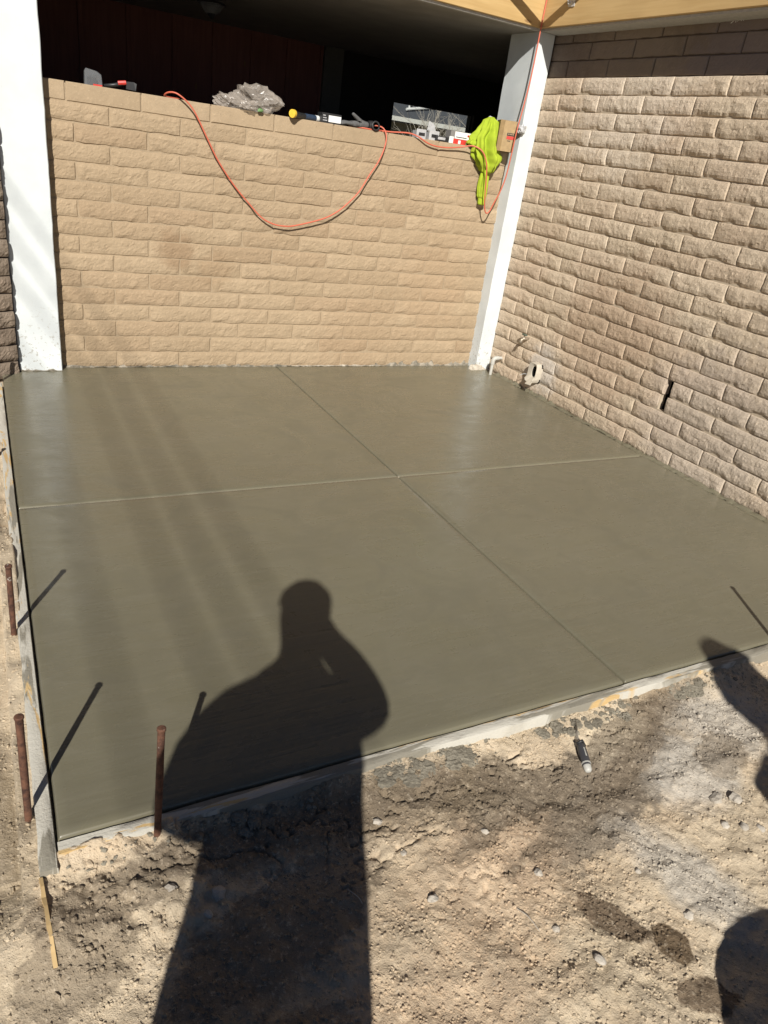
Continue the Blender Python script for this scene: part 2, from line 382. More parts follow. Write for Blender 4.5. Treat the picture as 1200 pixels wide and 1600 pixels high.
ground = obj('ground', mesh_np('ground', np.stack([GX, GY, GZ], -1).reshape(-1, 3), F, True), M_dirt); ground['kind'] = 'structure'

# ------------------------------------------------------------------ concrete slab with tooled joints
slab = MB().box(SX0+.006, WX-.02, SY0+.006, .1, -.12, -.013).build('concrete_slab', M_conc); slab['kind'] = 'structure'
JX, JY = 2.085, -1.955
def slab_panel(x0, x1, y0, y1):
    r = .007; nx = int((x1-x0)/.05); ny = int((y1-y0)/.05)
    ax = np.concatenate([[x0, x0+.0015, x0+.004, x0+r], np.linspace(x0+.03, x1-.03, nx), [x1-r, x1-.004, x1-.0015, x1]])
    ay = np.concatenate([[y0, y0+.0015, y0+.004, y0+r], np.linspace(y0+.03, y1-.03, ny), [y1-r, y1-.004, y1-.0015, y1]])
    X, Y = np.meshgrid(ax, ay)
    def prof(a, lo, hi):
        d = np.minimum(a-lo, hi-a); return np.interp(d, [0, .0015, .004, r], [-.012, -.006, -.0018, 0])
    Z = np.minimum(prof(X, x0, x1), prof(Y, y0, y1))+.0012*fbm(X*1.3, Y*1.6, 2, 33)*np.clip(np.minimum(np.minimum(X-x0, x1-X), np.minimum(Y-y0, y1-Y))*10, 0, 1)
    e = (X == x0) | (X == x1) | (Y == y0) | (Y == y1)
    X = X+np.where(e, .0015*vnoise(Y*40, X*40, 2), 0); Y = Y+np.where(e, .002*vnoise(X*30, Y*30, 6), 0)
    n, m = X.shape; i = np.arange(n*m).reshape(n, m)
    F = np.stack([i[:-1, :-1], i[:-1, 1:], i[1:, 1:], i[1:, :-1]], -1).reshape(-1, 4)
    V = np.stack([X, Y, Z], -1).reshape(-1, 3)
    loop = np.concatenate([i[0, :-1], i[:-1, -1], i[-1, :0:-1], i[:0:-1, 0]])   # skirt
    V2 = V[loop].copy(); V2[:, 2] = -.1; k = len(loop); b = len(V)
    F2 = np.stack([loop, b+np.arange(k), b+(np.arange(k)+1) % k, np.roll(loop, -1)], -1)
    return obj('slab_panel', mesh_np('slab_panel', np.concatenate([V, V2]), np.concatenate([F, F2]), True), M_conc, slab)
g = .003
for x0, x1 in ((SX0, JX-g), (JX+g, WX-.035)):
    for y0, y1 in ((SY0, JY-g), (JY+g, -.005)):
        slab_panel(x0, x1, y0, y1)

MB().box(SX0+.01, WX-.04, JY-.0028, JY+.0028, -.0125, -.0045).build('joint_sand', M_groove, slab)
# ------------------------------------------------------------------ form boards and stakes
def form_board(name, x0, x1, y0, y1, axis, mat):
    n = 90; rings = []
    for i in range(n+1):
        t = i/n
        if axis == 'x':
            x = x0+(x1-x0)*t; k = x
        else:
            y = y0+(y1-y0)*t; k = y
        e = [float(vnoise(np.array(k*23.), np.array(s*3.7), 70+s)) for s in range(6)]
        top = -.004+.0022*e[0]-max(0., -3.72-(y if axis == 'y' else 0))*.16; bot = -.11; o = .004*e[1]; c = .003
        if axis == 'x':
            rings.append([(x, y0+.003*e[2], bot), (x, y0+.003*e[2], top-c+.003*e[4]), (x, y0+c+.002*e[3], top), (x, (y0+y1)/2, top+.0018*e[5]), (x, y1-c, top+.001*e[1]), (x, y1-.001, top-c), (x, y1-.001, bot)])
        else:
            rings.append([(x1-.001, y, bot), (x1-.001, y, top-c), (x1-c, y, top+.001*e[1]), ((x0+x1)/2, y, top+.0018*e[5]), (x0+c+.002*e[3], y, top), (x0+.003*e[2], y, top-c+.003*e[4]), (x0+.003*e[2], y, bot)])
    return MB().loft(rings).build(name, mat, smooth=True, auto=50)
tag(form_board('form_board', .282, 3.9, -3.706, -3.668, 'x', M_form_x), 'cement-smeared timber board along the front edge of the wet slab', 'form board', 'form boards round the slab')
tag(form_board('form_board', .241, .279, -3.735, -.30, 'y', M_form_y), 'cement-smeared timber board along the left edge of the wet slab', 'form board', 'form boards round the slab')
def stake(base, top, label, r=.0088):
    b = Vector(base); t = Vector(top); root = empty('steel_stake', b); d = t-b
    pts = [b+d*k-b for k in (-.25, 0, .2, .4, .6, .8, .97, 1.0)]
    MB().tube(pts, [r*(1+.05*math.sin(i*2.1)) for i in range(7)]+[r*.96], 12).build('shaft', M_rust, root, auto=40)
    u = d.normalized()
    MB().tube([d-u*.004, d+u*.0, d+u*.004, d+u*.006], [r*1.02, r*1.22, r*1.2, r*.95], 12).build('head', M_rust, root, auto=40)
    tag(root, label, 'stake', 'steel stakes holding the forms'); return root
stake((.226, -3.555, -.055), (.233, -3.585, .315), 'rusty stake nearest the slab corner on the left form board')
stake((.228, -2.80, -.055), (.236, -2.845, .257), 'rusty stake farther back along the left form board')
stake((.498, -3.716, -.05), (.511, -3.712, .311), 'upright rusty stake against the front form board, below the dark figure shadow')
stake((.205, -.405, -.055), (.212, -.415, .27), 'rusty stake by the left form board in front of the left post')
stake((.228, -1.36, -.055), (.226, -1.365, .035), 'short stake driven almost flush by the left form board')
stake((2.86, -3.716, -.055), (2.865, -3.73, .30), 'rusty stake at the front form board past the right joint')

# ------------------------------------------------------------------ block walls
NV = 14
def block_mesh(wd, h, seed, bulge, rough, nx=18, nz=7, depth=.05, slump=1., flat=9.):
    r = np.random.default_rng(seed)
    u = np.linspace(0, 1, nx+1); v = np.linspace(0, 1, nz+1)
    u[1] = .005/wd; u[-2] = 1-.005/wd; v[1] = .004/h; v[-2] = 1-.004/h
    U, V = np.meshgrid(u, v); x = (U-.5)*wd; z = V*h
    ed = (V == 0) | (V == 1) | (U == 0) | (U == 1)
    inn = (U > u[1]+1e-6) & (U < u[-2]-1e-6) & (V > v[1]+1e-6) & (V < v[-2]-1e-6)
    x = x+np.where(inn, r.uniform(-.3, .3, x.shape)*wd/nx, 0); z = z+np.where(inn, r.uniform(-.3, .3, x.shape)*h/nz, 0)
    pill = (1-np.abs(2*U-1)**20)*(1-np.abs(2*V-1)**flat)
    X = x+seed*3.7; Z = z+seed*1.9
    tilt = r.uniform(-.5, .5)*(V-.5)+r.uniform(-.4, .4)*(U-.5)
    n1 = fbm(X*9, Z*13, 2, seed, .6); n2 = 1-2*np.abs(fbm(X*24, Z*26, 2, seed+3, .5)); n3 = r.normal(0, 1, x.shape)
    y = -bulge*pill*(1+.3*tilt+.35*(.5-V)*(bulge > .008))-rough*(.6*n1+.34*n2+.17*n3+.5*tilt)*(.25+.75*pill)
    chip = np.clip(fbm(X*12, Z*0+seed, 3, seed+7)-.1, 0, 1)*np.clip(.4-V, 0, 1)*2.4      # broken lower edges
    y = y+bulge*1.2*chip*slump
    ez = .0028*slump*fbm(X*13, Z*0+seed*2.7, 3, seed+5); z = z+np.where(V < .08, ez, 0)+np.where(V > .93, ez*.3, 0)
    x = x+np.where((U < .03) | (U > .97), .0016*slump*fbm(Z*25, X*0+seed*1.3, 2, seed+9), 0)
    y = np.where(ed, np.maximum(y+.0035, -.0015), y)
    n, m = x.shape; i = np.arange(n*m).reshape(n, m)
    VV = np.stack([x, y, z], -1).reshape(-1, 3); F = np.stack([i[:-1, :-1], i[:-1, 1:], i[1:, 1:], i[1:, :-1]], -1).reshape(-1, 4)
    loop = np.concatenate([i[0, :-1], i[:-1, -1], i[-1, :0:-1], i[:0:-1, 0]]); k = len(loop); b = len(VV)
    V1 = VV[loop].copy(); V2 = V1.copy(); V2[:, 1] = depth; j = np.arange(k); j2 = (j+1) % k
    F2 = np.stack([b+j, b+k+j, b+k+j2, b+j2], -1)
    return mesh_np('block', np.concatenate([VV, V1, V2]), np.concatenate([F, F2]), False)
_cache = {}
def get_block(wd, h, var, style, mat):
    key = (round(wd, 2), round(h, 3), var, style)
    if key not in _cache:
        st = dict(back=(.0058, .0040, 1.2, 6), right=(.0088, .0046, 1.2, 4.2), left=(.010, .009, 1.3, 5), flat=(.003, .0016, .9, 8), cap=(.003, .0008, .35, 16))[style]
        me = block_mesh(wd, h, var*31+sum(map(ord, style))+int(wd*1000), st[0], st[1], 30 if wd > .25 else 16 if wd > .12 else 7, 9, .05, st[2], st[3]); me.materials.append(mat); _cache[key] = me
    return _cache[key]
def lay_block(parent, s0, s1, z, h, style, mat, setback=0., jw=.007, jh=.006):
    """block between s0 and s1 along the wall's local x, local y = setback"""
    wd = s1-s0-jw
    if wd < .03: return
    me = get_block(wd, h-jh, random.randrange(NV), style, mat)
    o = bpy.data.objects.new('block', me); link(o, parent)
    wdm = round(wd, 2); o.scale = (wd/max(.01, (max(v.co.x for v in me.vertices)-min(v.co.x for v in me.vertices))) if False else 1, 1, 1)
    o.location = ((s0+s1)/2, setback+random.uniform(-.0015, .0015), z+jh/2)
    if style != 'flat': o.rotation_euler = (random.uniform(-.008, .008), random.uniform(-.0025, .0025), random.uniform(-.004, .004))
def course(parent, s_from, s_to, off, z, h, style, mat, **kw):
    k = math.floor((s_from-off)/L)
    while off+k*L < s_to-1e-6:
        a = max(off+k*L, s_from); b = min(off+(k+1)*L, s_to)
        lay_block(parent, a, b, z, h, style, mat, **kw); k += 1
# back half wall
bw = empty('half_wall', (0, 0, 0)); tag(bw, 'waist-high tan block half wall behind the slab with tools on top', 'wall')
MB().box(.55, 3.95, .0032, .15, -.02, HW-.012).build('mortar', M_mortar, bw)
for r in range(1, 17):
    z = HW-r*P
    if r == 1: course(bw, .60, 3.83, .7467-L, z, P, 'cap', M_cap, setback=-.001)
    else: course(bw, .60, 3.83, (.9752 if r % 2 == 0 else .7812)-2*L, z, P, 'back', M_block_back)
# right wall
rw = empty('block_wall', (WX, 0, 0), -math.pi/2); tag(rw, 'tall rough brown block wall along the right side of the slab', 'wall')
ROW0 = 2.0719+P/2                                       # top edge of the highest lit course
SLOT = (1.912, 1.978, ROW0-18*P+.004, ROW0-16*P-.004)   # s0, s1, z0, z1
mb = MB()
RT = ROW0-.004
mb.box(-.2, SLOT[0], .0055, .19, -.1, RT); mb.box(SLOT[1], 4.4, .0055, .19, -.1, RT)
mb.box(SLOT[0], SLOT[1], .0056, .1899, -.1, SLOT[2]); mb.box(SLOT[0], SLOT[1], .0056, .1899, SLOT[3], RT)
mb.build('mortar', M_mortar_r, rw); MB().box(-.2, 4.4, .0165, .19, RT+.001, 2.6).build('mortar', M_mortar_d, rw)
MB().box(SLOT[0]-.05, SLOT[1]+.05, .191, .2, SLOT[2]-.05, SLOT[3]+.05).build('slot_back', M_hole_shade, rw)  # black sheet closing the slot, coloured as its deep shade
mb = MB(); s0, s1, z0, z1 = SLOT
mb.box(s0+.0005, s0+.006, .045, .1905, z0, z1); mb.box(s1-.006, s1-.0005, .03, .1905, z0, z1); mb.box(s0+.006, s1-.006, .03, .1905, z1-.006, z1-.0005); mb.box(s0+.006, s1-.006, .045, .1905, z0+.0005, z0+.006); mb.build('slot_shade_lining', M_hole_shade, rw)  # black plates added as painted shade past the slot's lit mouth
for r in range(-2, 22):
    z = ROW0-r*P; off = .5038-3*L+(0 if r % 2 == 1 else L/2)
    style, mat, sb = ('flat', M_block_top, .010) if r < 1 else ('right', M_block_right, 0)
    if SLOT[2]-.02 < z+P/2 < SLOT[3]+.02:
        lowr = z < (SLOT[2]+SLOT[3])/2-P*.6
        course(rw, 0.0, SLOT[0]+(.001 if lowr else .014), off, z, P, style, mat, setback=sb); course(rw, SLOT[1]-(.016 if lowr else .003), 4.3, off, z, P, style, mat, setback=sb)
    else: course(rw, 0.0, 4.3, off, z, P, style, mat, setback=sb)
# chalk scribble on a smooth upper block
ck = MB()
for st in ([(1.60, 2.395), (1.615, 2.40), (1.618, 2.388), (1.606, 2.383), (1.62, 2.376), (1.604, 2.366)], [(1.635, 2.40), (1.633, 2.368), (1.65, 2.374), (1.637, 2.385), (1.652, 2.393), (1.636, 2.4)],
           [(1.668, 2.372), (1.675, 2.384), (1.682, 2.373), (1.69, 2.385), (1.70, 2.376), (1.715, 2.392)]):
    ck.tube([(s, .0055, z) for s, z in st], .0022, 4)
ck.build('chalk_mark', M_paper, rw)
# left wall, skewed towards the camera
la = math.radians(24)
lw = empty('rough_wall', (.385, -.115, 0), la)
tag(lw, 'dull brown rough block wall at the far left edge beside the white post', 'wall')
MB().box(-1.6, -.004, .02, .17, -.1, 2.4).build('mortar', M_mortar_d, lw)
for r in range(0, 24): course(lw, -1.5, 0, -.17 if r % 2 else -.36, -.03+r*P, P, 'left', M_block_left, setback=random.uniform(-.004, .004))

# ------------------------------------------------------------------ white posts
def post(x0, x1, y0, y1, z1, label):
    n = 60; rings = []
    for i in range(n+1):
        z = z1*i/n-.01*(i == 0); e = lambda s: .0022*float(fbm(np.array(z*9.), np.array(s*2.), 3, 90+s))
        rings.append([(x0+e(1), y0+.004, z), (x0+.004+e(1), y0, z), ((x0+x1)/2, y0+.6*e(5), z), (x1-.004+e(2), y0, z), (x1+e(2), y0+.004, z), (x1+e(3), y1, z), (x0+e(4), y1, z)])
    o = MB().loft(rings).build('post', M_white, auto=35); return tag(o, label, 'post', 'white posts carrying the beams')
post(.385, .628, -.08, .16, 2.377, 'wide white painted post at the left end of the half wall')
post(3.782, WX-.005, -.12, .22, 2.377, 'white painted post in the corner between half wall and right wall')

# ------------------------------------------------------------------ beams, soffit, roof
BX, BY, BZ = 3.75, -.16, 2.377
tag(MB().box(.15, BX+.038, BY, BY+.04, BZ+.012, BZ+.30, .003).build('timber_beam', M_beam_x), 'new pale timber beam above the half wall, meeting the corner', 'beam', 'new timber beams under the roof edge')
tag(MB().box(BX, BX+.038, -4.3, BY-.001, BZ+.012, BZ+.30, .003).build('timber_beam', M_beam_y), 'new pale timber beam running forward above the right block wall', 'beam', 'new timber beams under the roof edge')
mb = MB(); mb.box(.15, BX+.05, BY+.022, BY+.061, BZ-.003, BZ+.0115); mb.box(BX+.022, WX+.03, -4.3, BY+.0215, BZ-.002, BZ+.0112)
tag(mb.build('soffit_board', M_fascia_grey), 'thin grey board under the new timber beams', 'soffit board')
tag(MB().box(.10, 8.0, BY, 3.4, BZ+.305, BZ+.36).build('roof_deck', M_dark), 'dark roof deck over the covered room', 'roof')
# corner brace whose shadow makes the V on the beams
d45 = Vector((1, -1, 0)).normalized()
def bar(a, b, wd, th, name, mat, parent=None):
    a = Vector(a); b = Vector(b); t = (b-a).normalized(); s = Vector((0, 0, 1)).cross(t).normalized(); u = t.cross(s)
    R = [[p+s*sx*wd/2+u*sz*th/2 for sx, sz in ((-1, -1), (1, -1), (1, 1), (-1, 1))] for p in (a, b)]
    return MB().loft(R).build(name, mat, parent)
br = bar((BX-.46, BY-.012, 2.618), (BX-.012, BY-.46, 2.618), .04, .038, 'corner_brace', M_beam_x)
tag(br, 'diagonal timber brace across the beam corner above the frame', 'brace')
hb = empty('framing_clip', (BX, -.44, 2.545)); tag(hb, 'small metal framing clip on the right timber beam', 'clip')
MB().box(-.006, -.001, -.03, .03, -.055, .03).build('plate', M_steel, hb); MB().tube([(-.012, 0, -.03), (-.03, .005, -.045), (-.045, -.01, -.03)], .004, 6).build('bent_tab', M_steel, hb)

# ------------------------------------------------------------------ dim covered room behind the half wall
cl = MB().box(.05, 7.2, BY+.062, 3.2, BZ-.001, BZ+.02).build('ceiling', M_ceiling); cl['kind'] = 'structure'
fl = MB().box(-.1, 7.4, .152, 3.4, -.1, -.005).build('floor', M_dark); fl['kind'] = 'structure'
FY = 3.18
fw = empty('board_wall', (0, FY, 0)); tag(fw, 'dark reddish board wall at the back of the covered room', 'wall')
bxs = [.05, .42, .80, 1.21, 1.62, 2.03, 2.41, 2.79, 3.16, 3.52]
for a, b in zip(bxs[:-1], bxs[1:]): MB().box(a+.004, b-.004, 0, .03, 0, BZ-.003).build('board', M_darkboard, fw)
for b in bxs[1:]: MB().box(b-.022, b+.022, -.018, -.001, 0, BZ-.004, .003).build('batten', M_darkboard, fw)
MB().box(3.53, 3.74, -.06, .03, 0, BZ-.004).build('jamb', plain('grey_jamb', (.10, .095, .085), .8), fw)
WN = (4.41, 5.475, .9, 2.008)
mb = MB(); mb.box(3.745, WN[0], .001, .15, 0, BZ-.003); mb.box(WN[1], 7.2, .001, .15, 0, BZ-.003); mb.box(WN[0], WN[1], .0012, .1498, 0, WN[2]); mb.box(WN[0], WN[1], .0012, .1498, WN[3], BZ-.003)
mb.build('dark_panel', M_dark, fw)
wi = MB().box(WN[0], WN[1], .07, .076, WN[2], WN[3]).build('window', M_glass, fw)
mb = MB(); e = .012
for a in ((WN[0]+.0005, WN[0]+e, WN[2]+.0005, WN[3]-.0005), (WN[1]-e, WN[1]-.0005, WN[2]+.0005, WN[3]-.0005), (WN[0]+e, WN[1]-e, WN[3]-e, WN[3]-.0005)): mb.box(a[0], a[1], .05, .095, a[2], a[3])
mb.build('frame', M_dark, wi)
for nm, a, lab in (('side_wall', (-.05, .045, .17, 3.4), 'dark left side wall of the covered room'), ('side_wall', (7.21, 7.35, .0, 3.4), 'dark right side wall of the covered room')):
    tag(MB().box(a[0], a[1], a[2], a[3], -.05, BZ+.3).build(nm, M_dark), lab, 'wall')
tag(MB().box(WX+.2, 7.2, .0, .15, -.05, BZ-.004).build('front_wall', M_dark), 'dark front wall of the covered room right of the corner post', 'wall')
# hanging lantern
lt = empty('hanging_lantern', (1.94, 1.5, BZ)); lt.scale = (1.25, 1.25, 1.05); tag(lt, 'black lantern hanging from the dim ceiling near the left', 'lantern')
MB().tube([(0, 0, 0), (0, 0, -.02)], .05, 12).build('canopy', M_black, lt); MB().tube([(0, 0, -.015), (0, 0, -.05)], .008, 8).build('stem', M_black, lt)
MB().tube([(0, 0, -.04), (0, 0, -.055), (0, 0, -.065)], [.03, .085, .09], 8).build('cap', M_black, lt)
MB().tube([(0, 0, -.065), (0, 0, -.115), (0, 0, -.125)], [.075, .045, .03], 6).build('lamp_glass', M_clam, lt); MB().tube([(0, 0, -.122), (0, 0, -.14), (0, 0, -.155)], [.028, .016, .004], 8).build('finial', M_black, lt)

# ------------------------------------------------------------------ seen through the far window: neighbour house and bare tree
nb = empty('neighbour_house', (9.2, 12.0, 0)); tag(nb, 'low grey house with dark roof seen through the far window', 'house')
EZ = 2.20
MB().box(-6, 6, 0, 5, -.1, EZ).build('wall', M_stucco, nb)
MB().poly([(-6.4, -.35, EZ), (-6.4, 3.2, EZ+1.5), (-6.4, 3.2, EZ+1.4), (-6.4, -.35, EZ-.1)], (12.8, 0, 0)).build('roof', M_roofing, nb)
MB().box(-6.4, 6.4, -.40, -.352, EZ-.07, EZ+.02).build('gutter', plain('pale_gutter', (.5, .5, .47), .6), nb)
MB().tube([(.05, 0.0, EZ+.21), (1.6, .6, EZ+.47)], .028, 8).build('roof_pipe', M_paper, nb)
MB().tube([(.18, .12, EZ+.18), (.18, .12, EZ+.30)], .025, 8).build('vent_pipe', M_paper, nb); MB().tube([(.19, .11, EZ+.29), (.24, .10, EZ+.35)], .04, 8).build('vent_cap', M_black, nb)
tr = empty('bare_tree', (8.95, 9.3, -.1)); tag(tr, 'leafless twiggy tree seen through the far window', 'tree')
MB().tube([(0, 0, 0), (.05, 0, .7), (.02, .05, 1.4)], [.07, .055, .04], 8).build('trunk', M_bark, tr)
mb = MB(); rt = random.Random(4)
def branch(p, d, ln, r, dep):
    q = [Vector(p)]; dd = Vector(d).normalized()
    for i in range(4):
        dd = (dd+Vector((rt.uniform(-.35, .35), rt.uniform(-.35, .35), rt.uniform(-.18, .3)))).normalized(); q.append(q[-1]+dd*ln/4)
    mb.tube(q, [r, r*.9, r*.75, r*.6, r*.4], 4, False)
    if dep > 0:
        for k in range(4): branch(q[1+k % 4], dd+Vector((rt.uniform(-1, 1), rt.uniform(-1, 1), rt.uniform(-.5, .7))), ln*.68, r*.55, dep-1)
for k in range(8): branch((.03, .02, .9+.07*k), (math.cos(k*2.4), math.sin(k*2.4)*.6, .55), .9, .018, 3)
mb.build('crown', M_bark, tr)
# overhead wires behind the viewer (their soft shadows stripe the slab)
pl = empty('utility_pole', (-3.6, -17, 0)); tag(pl, 'timber utility pole behind the viewer', 'pole')
MB().tube([(0, 0, -.5), (0, 0, 7.6)], [.14, .1], 10).build('shaft', M_bark, pl); MB().box(-1.0, 1.0, -.06, .06, 6.8, 6.93).build('crossarm', M_bark, pl)
for k, xg in enumerate((.50, .77, .93, 1.10)):
    h = 6.95; x = xg-.655*h
    tag(MB().tube([(x, -17, h), (x, -12, h-.03), (x, -8, h), (x+.03, 14, h)], .0085, 6).build('overhead_wire', M_black), 'overhead wire, number %d from the left' % (k+1) if False else ['overhead wire nearest the left end of the crossarm', 'overhead wire left of the crossarm middle', 'overhead wire right of the crossarm middle', 'overhead wire nearest the right end of the crossarm'][k], 'wire', 'overhead wires')

# ------------------------------------------------------------------ wall base smears
def smear(name, pts_fn, n, seed, mat, parent):
    rings = []
    for i in range(n+1):
        a, hgt, wd = pts_fn(i/n); e = fbm(np.array(i*.35), np.array(seed*1.), 4, seed); e2 = fbm(np.array(i*.5), np.array(seed*2.), 3, seed+3)
        h = max(.001, hgt*(.55+.8*float(e))); w_ = max(.004, wd*(.7+.6*float(e2)))
        rings.append((a, h, w_))
    return rings
def smear_y0(x0, x1, hgt, wd, seed, mat, yb=.0):     # along the back wall
    n = int((x1-x0)/.012); R = smear('s', lambda t: (x0+(x1-x0)*t, hgt, wd), n, seed, mat, None)
    MB().loft([[(a, yb+.01, -.004), (a, yb-w_, -.003), (a, yb-w_*.6, .002), (a, yb-.012, h*.6), (a, yb-.006, h), (a, yb+.01, h)] for a, h, w_ in R]).build('mortar_smear', mat, slab, auto=60)
smear_y0(.63, 2.2, .012, .022, 3, M_smear); smear_y0(2.2, 2.95, .006, .018, 5, M_smear_pale); smear_y0(2.9, 3.78, .026, .03, 8, M_smear)
smear_y0(.388, .626, .010, .012, 12, M_smear, -.082); smear_y0(3.72, 3.91, .035, .03, 14, M_smear_pale, -.118)
def smear_x(y0, y1, hgt, wd, seed, mat):
    n = int((y1-y0)/.012); R = smear('s', lambda t: (y0+(y1-y0)*t, hgt, wd), n, seed, mat, None); X = WX
    MB().loft([[(X+.01, a, -.004), (X-.02-w_, a, -.003), (X-.02-w_*.6, a, .002), (X-.02, a, h*.5), (X-.012, a, h), (X+.01, a, h)] for a, h, w_ in R]).build('mortar_smear', mat, slab, auto=60)
smear_x(-4.0, -1.8, .010, .035, 21, M_conc); smear_x(-1.85, -.95, .006, .02, 23, M_conc); smear_x(-1.0, -.25, .018, .03, 25, M_conc)

# ------------------------------------------------------------------ fittings on the right wall
hb = empty('hose_tap', (WX-.012, -.545, .372)); tag(hb, 'small worn tap low on the right wall near the corner post', 'tap')
MB().tube([(.02, 0, 0), (-.035, 0, 0), (-.05, 0, .001)], [.012, .012, .014], 10).build('body', M_brass, hb, smooth=True)
MB().tube([(-.04, 0, 0), (-.055, .0, -.006), (-.066, .0, -.03)], [.011, .011, .012], 10).build('spout', M_brass, hb, smooth=True)
MB().tube([(-.035, 0, 0), (-.038, 0, .03)], .006, 8).build('valve_stem', M_brass, hb)
mb = MB(); mb.tube([(-.038+.012*math.cos(k*.6283)*1.0, .026*math.sin(k*.6283), .032) for k in range(11)], .005, 6); mb.box(-.042, -.034, -.026, .026, .029, .035); mb.build('handle', plain('dull_green_enamel', (.07, .09, .065), .5), hb, smooth=True)
sv = empty('wall_sleeve', (WX-.02, -.735, .165), 0); tag(sv, 'pale cement-coated sleeve with oval hole low on the right wall', 'wall sleeve')
n = 28; rin = []; rout = []
for k in range(n):
    a = 2*math.pi*k/n; c, s = math.cos(a), math.sin(a)
    q = (abs(c)**5+abs(s)**5)**(-1/5)
    rout.append((c*q*.052, s*q*.075)); rin.append((c*.024+.016, s*.042+.012))
def pt(yz, x): return (x, -yz[0]*.98, yz[1])
RR = [[pt(p, .02) for p in rout], [pt((p[0], p[1]), -.035-.02*(p[1] < -.04)-.008*p[0]/.05) for p in rout], [pt((p[0]*.93, p[1]*.95), -.041-.02*(p[1] < -.04)) for p in rout], [pt((p[0]*1.1, p[1]*1.08), -.036) for p in rin], [pt(p, -.030) for p in rin]]
# rin is centred towards the corner side
MB().loft([[(x, y, z) for (x, y, z) in ring] for ring in RR], cap=False).build('collar', M_pale_sleeve, sv, auto=40)
MB().loft([[pt(p, -.0305) for p in rin], [pt(p, .004) for p in rin]], cap=False).build('bore', M_hole_shade, sv)  # inner wall coloured black for the shade inside the hole
MB().poly([(.006, .045, -.07), (.006, -.05, -.07), (.006, -.05, .07), (.006, .045, .07)], (.01, 0, 0)).build('hole_shade_plate', M_hole_shade, sv)  # black plate painted in for the shaded depth of the hole
MB().loft([[(-.045, -.046, -.03), (-.045, -.004, -.035), (-.042, -.004, -.035), (-.042, -.046, -.03)], [(-.058, -.048, -.06), (-.06, .006, -.062), (-.057, .006, -.062), (-.055, -.048, -.06)], [(-.07, -.046, -.085), (-.074, .012, -.09), (-.07, .012, -.092), (-.066, -.046, -.088)]]).build('bent_flap', M_pale_sleeve, sv, auto=40)
MB().tube([(-.03, .05, -.03), (-.05, .075, -.032), (-.075, .09, -.05)], .002, 5).build('wire_end', M_steel, sv)
pv = empty('pipe_elbow', (3.835, -.262, 0)); tag(pv, 'grey plastic pipe with elbow rising from the slab at the corner post', 'pipe')
MB().tube([(0, 0, -.02), (.003, .002, .10)], .0125, 12).build('riser', M_pvc, pv, auto=50)
MB().tube(smooth_path([(.003, .002, .085), (.004, .002, .115), (.012, .0, .132), (.03, -.004, .138), (.045, -.006, .139)], 4), .0175, 12).build('elbow', M_pvc, pv, auto=50)
MB().tube([(.04, -.005, .139), (.10, -.01, .14)], .013, 12).build('stub', M_pvc, pv, auto=50)
# ------------------------------------------------------------------ orange cord
TZ = HW-.006
def cord(pts, label, r=.0047):
    return tag(MB().tube(smooth_path(pts, 8), r, 8).build('extension_cord', M_orange, smooth=True), label, 'cord', 'orange cord on the wall')
cord([(1.40, .13, TZ+.006), (1.30, .06, TZ+.008), (1.31, .0, TZ+.03), (1.36, -.035, 1.645), (1.44, -.045, 1.583), (1.52, -.045, 1.455), (1.60, -.04, 1.324), (1.71, -.035, 1.19), (1.82, -.035, 1.085), (1.90, -.04, 1.015), (1.98, -.045, .982), (2.06, -.05, .975), (2.14, -.05, .986), (2.32, -.05, 1.04), (2.42, -.05, 1.09), (2.50, -.05, 1.154), (2.58, -.05, 1.24), (2.64, -.05, 1.343), (2.70, -.05, 1.44), (2.735, -.045, 1.525), (2.745, -.035, 1.60), (2.72, -.012, 1.648), (2.66, .04, 1.652), (2.60, .09, TZ+.008), (2.56, .10, TZ+.007)],
     'orange extension cord hanging in a wide loop down the half wall')
cord([(2.62, .11, TZ+.007), (2.68, .05, TZ+.010), (2.80, .03, TZ+.012), (2.93, .0, TZ+.022), (3.0, -.022, 1.628), (3.07, -.03, 1.60), (3.14, -.03, 1.588), (3.24, -.03, 1.590), (3.34, -.04, 1.606), (3.42, -.075, 1.625), (3.48, -.115, 1.60), (3.52, -.135, 1.53), (3.54, -.135, 1.44), (3.56, -.125, 1.34), (3.585, -.11, 1.25), (3.615, -.10, 1.20), (3.64, -.105, 1.21), (3.66, -.115, 1.27), (3.685, -.135, 1.36), (3.70, -.15, 1.46), (3.70, -.165, 1.60), (3.70, -.175, 1.75), (3.715, -.18, 1.92), (3.73, -.18, 2.10), (3.735, -.178, 2.27), (3.737, -.175, 2.40), (3.742, -.172, 2.55), (3.745, -.171, 2.70)],
     'orange extension cord from the hi-vis sweatshirt up the corner post to the beam')
# second strand lying along the first on the wall top
cord([(2.50, .06, TZ+.007), (2.58, .02, TZ+.009), (2.66, .012, TZ+.007), (2.74, .03, TZ+.007), (2.80, .07, TZ+.007)], 'short orange cord strand on the wall top beside the glove')

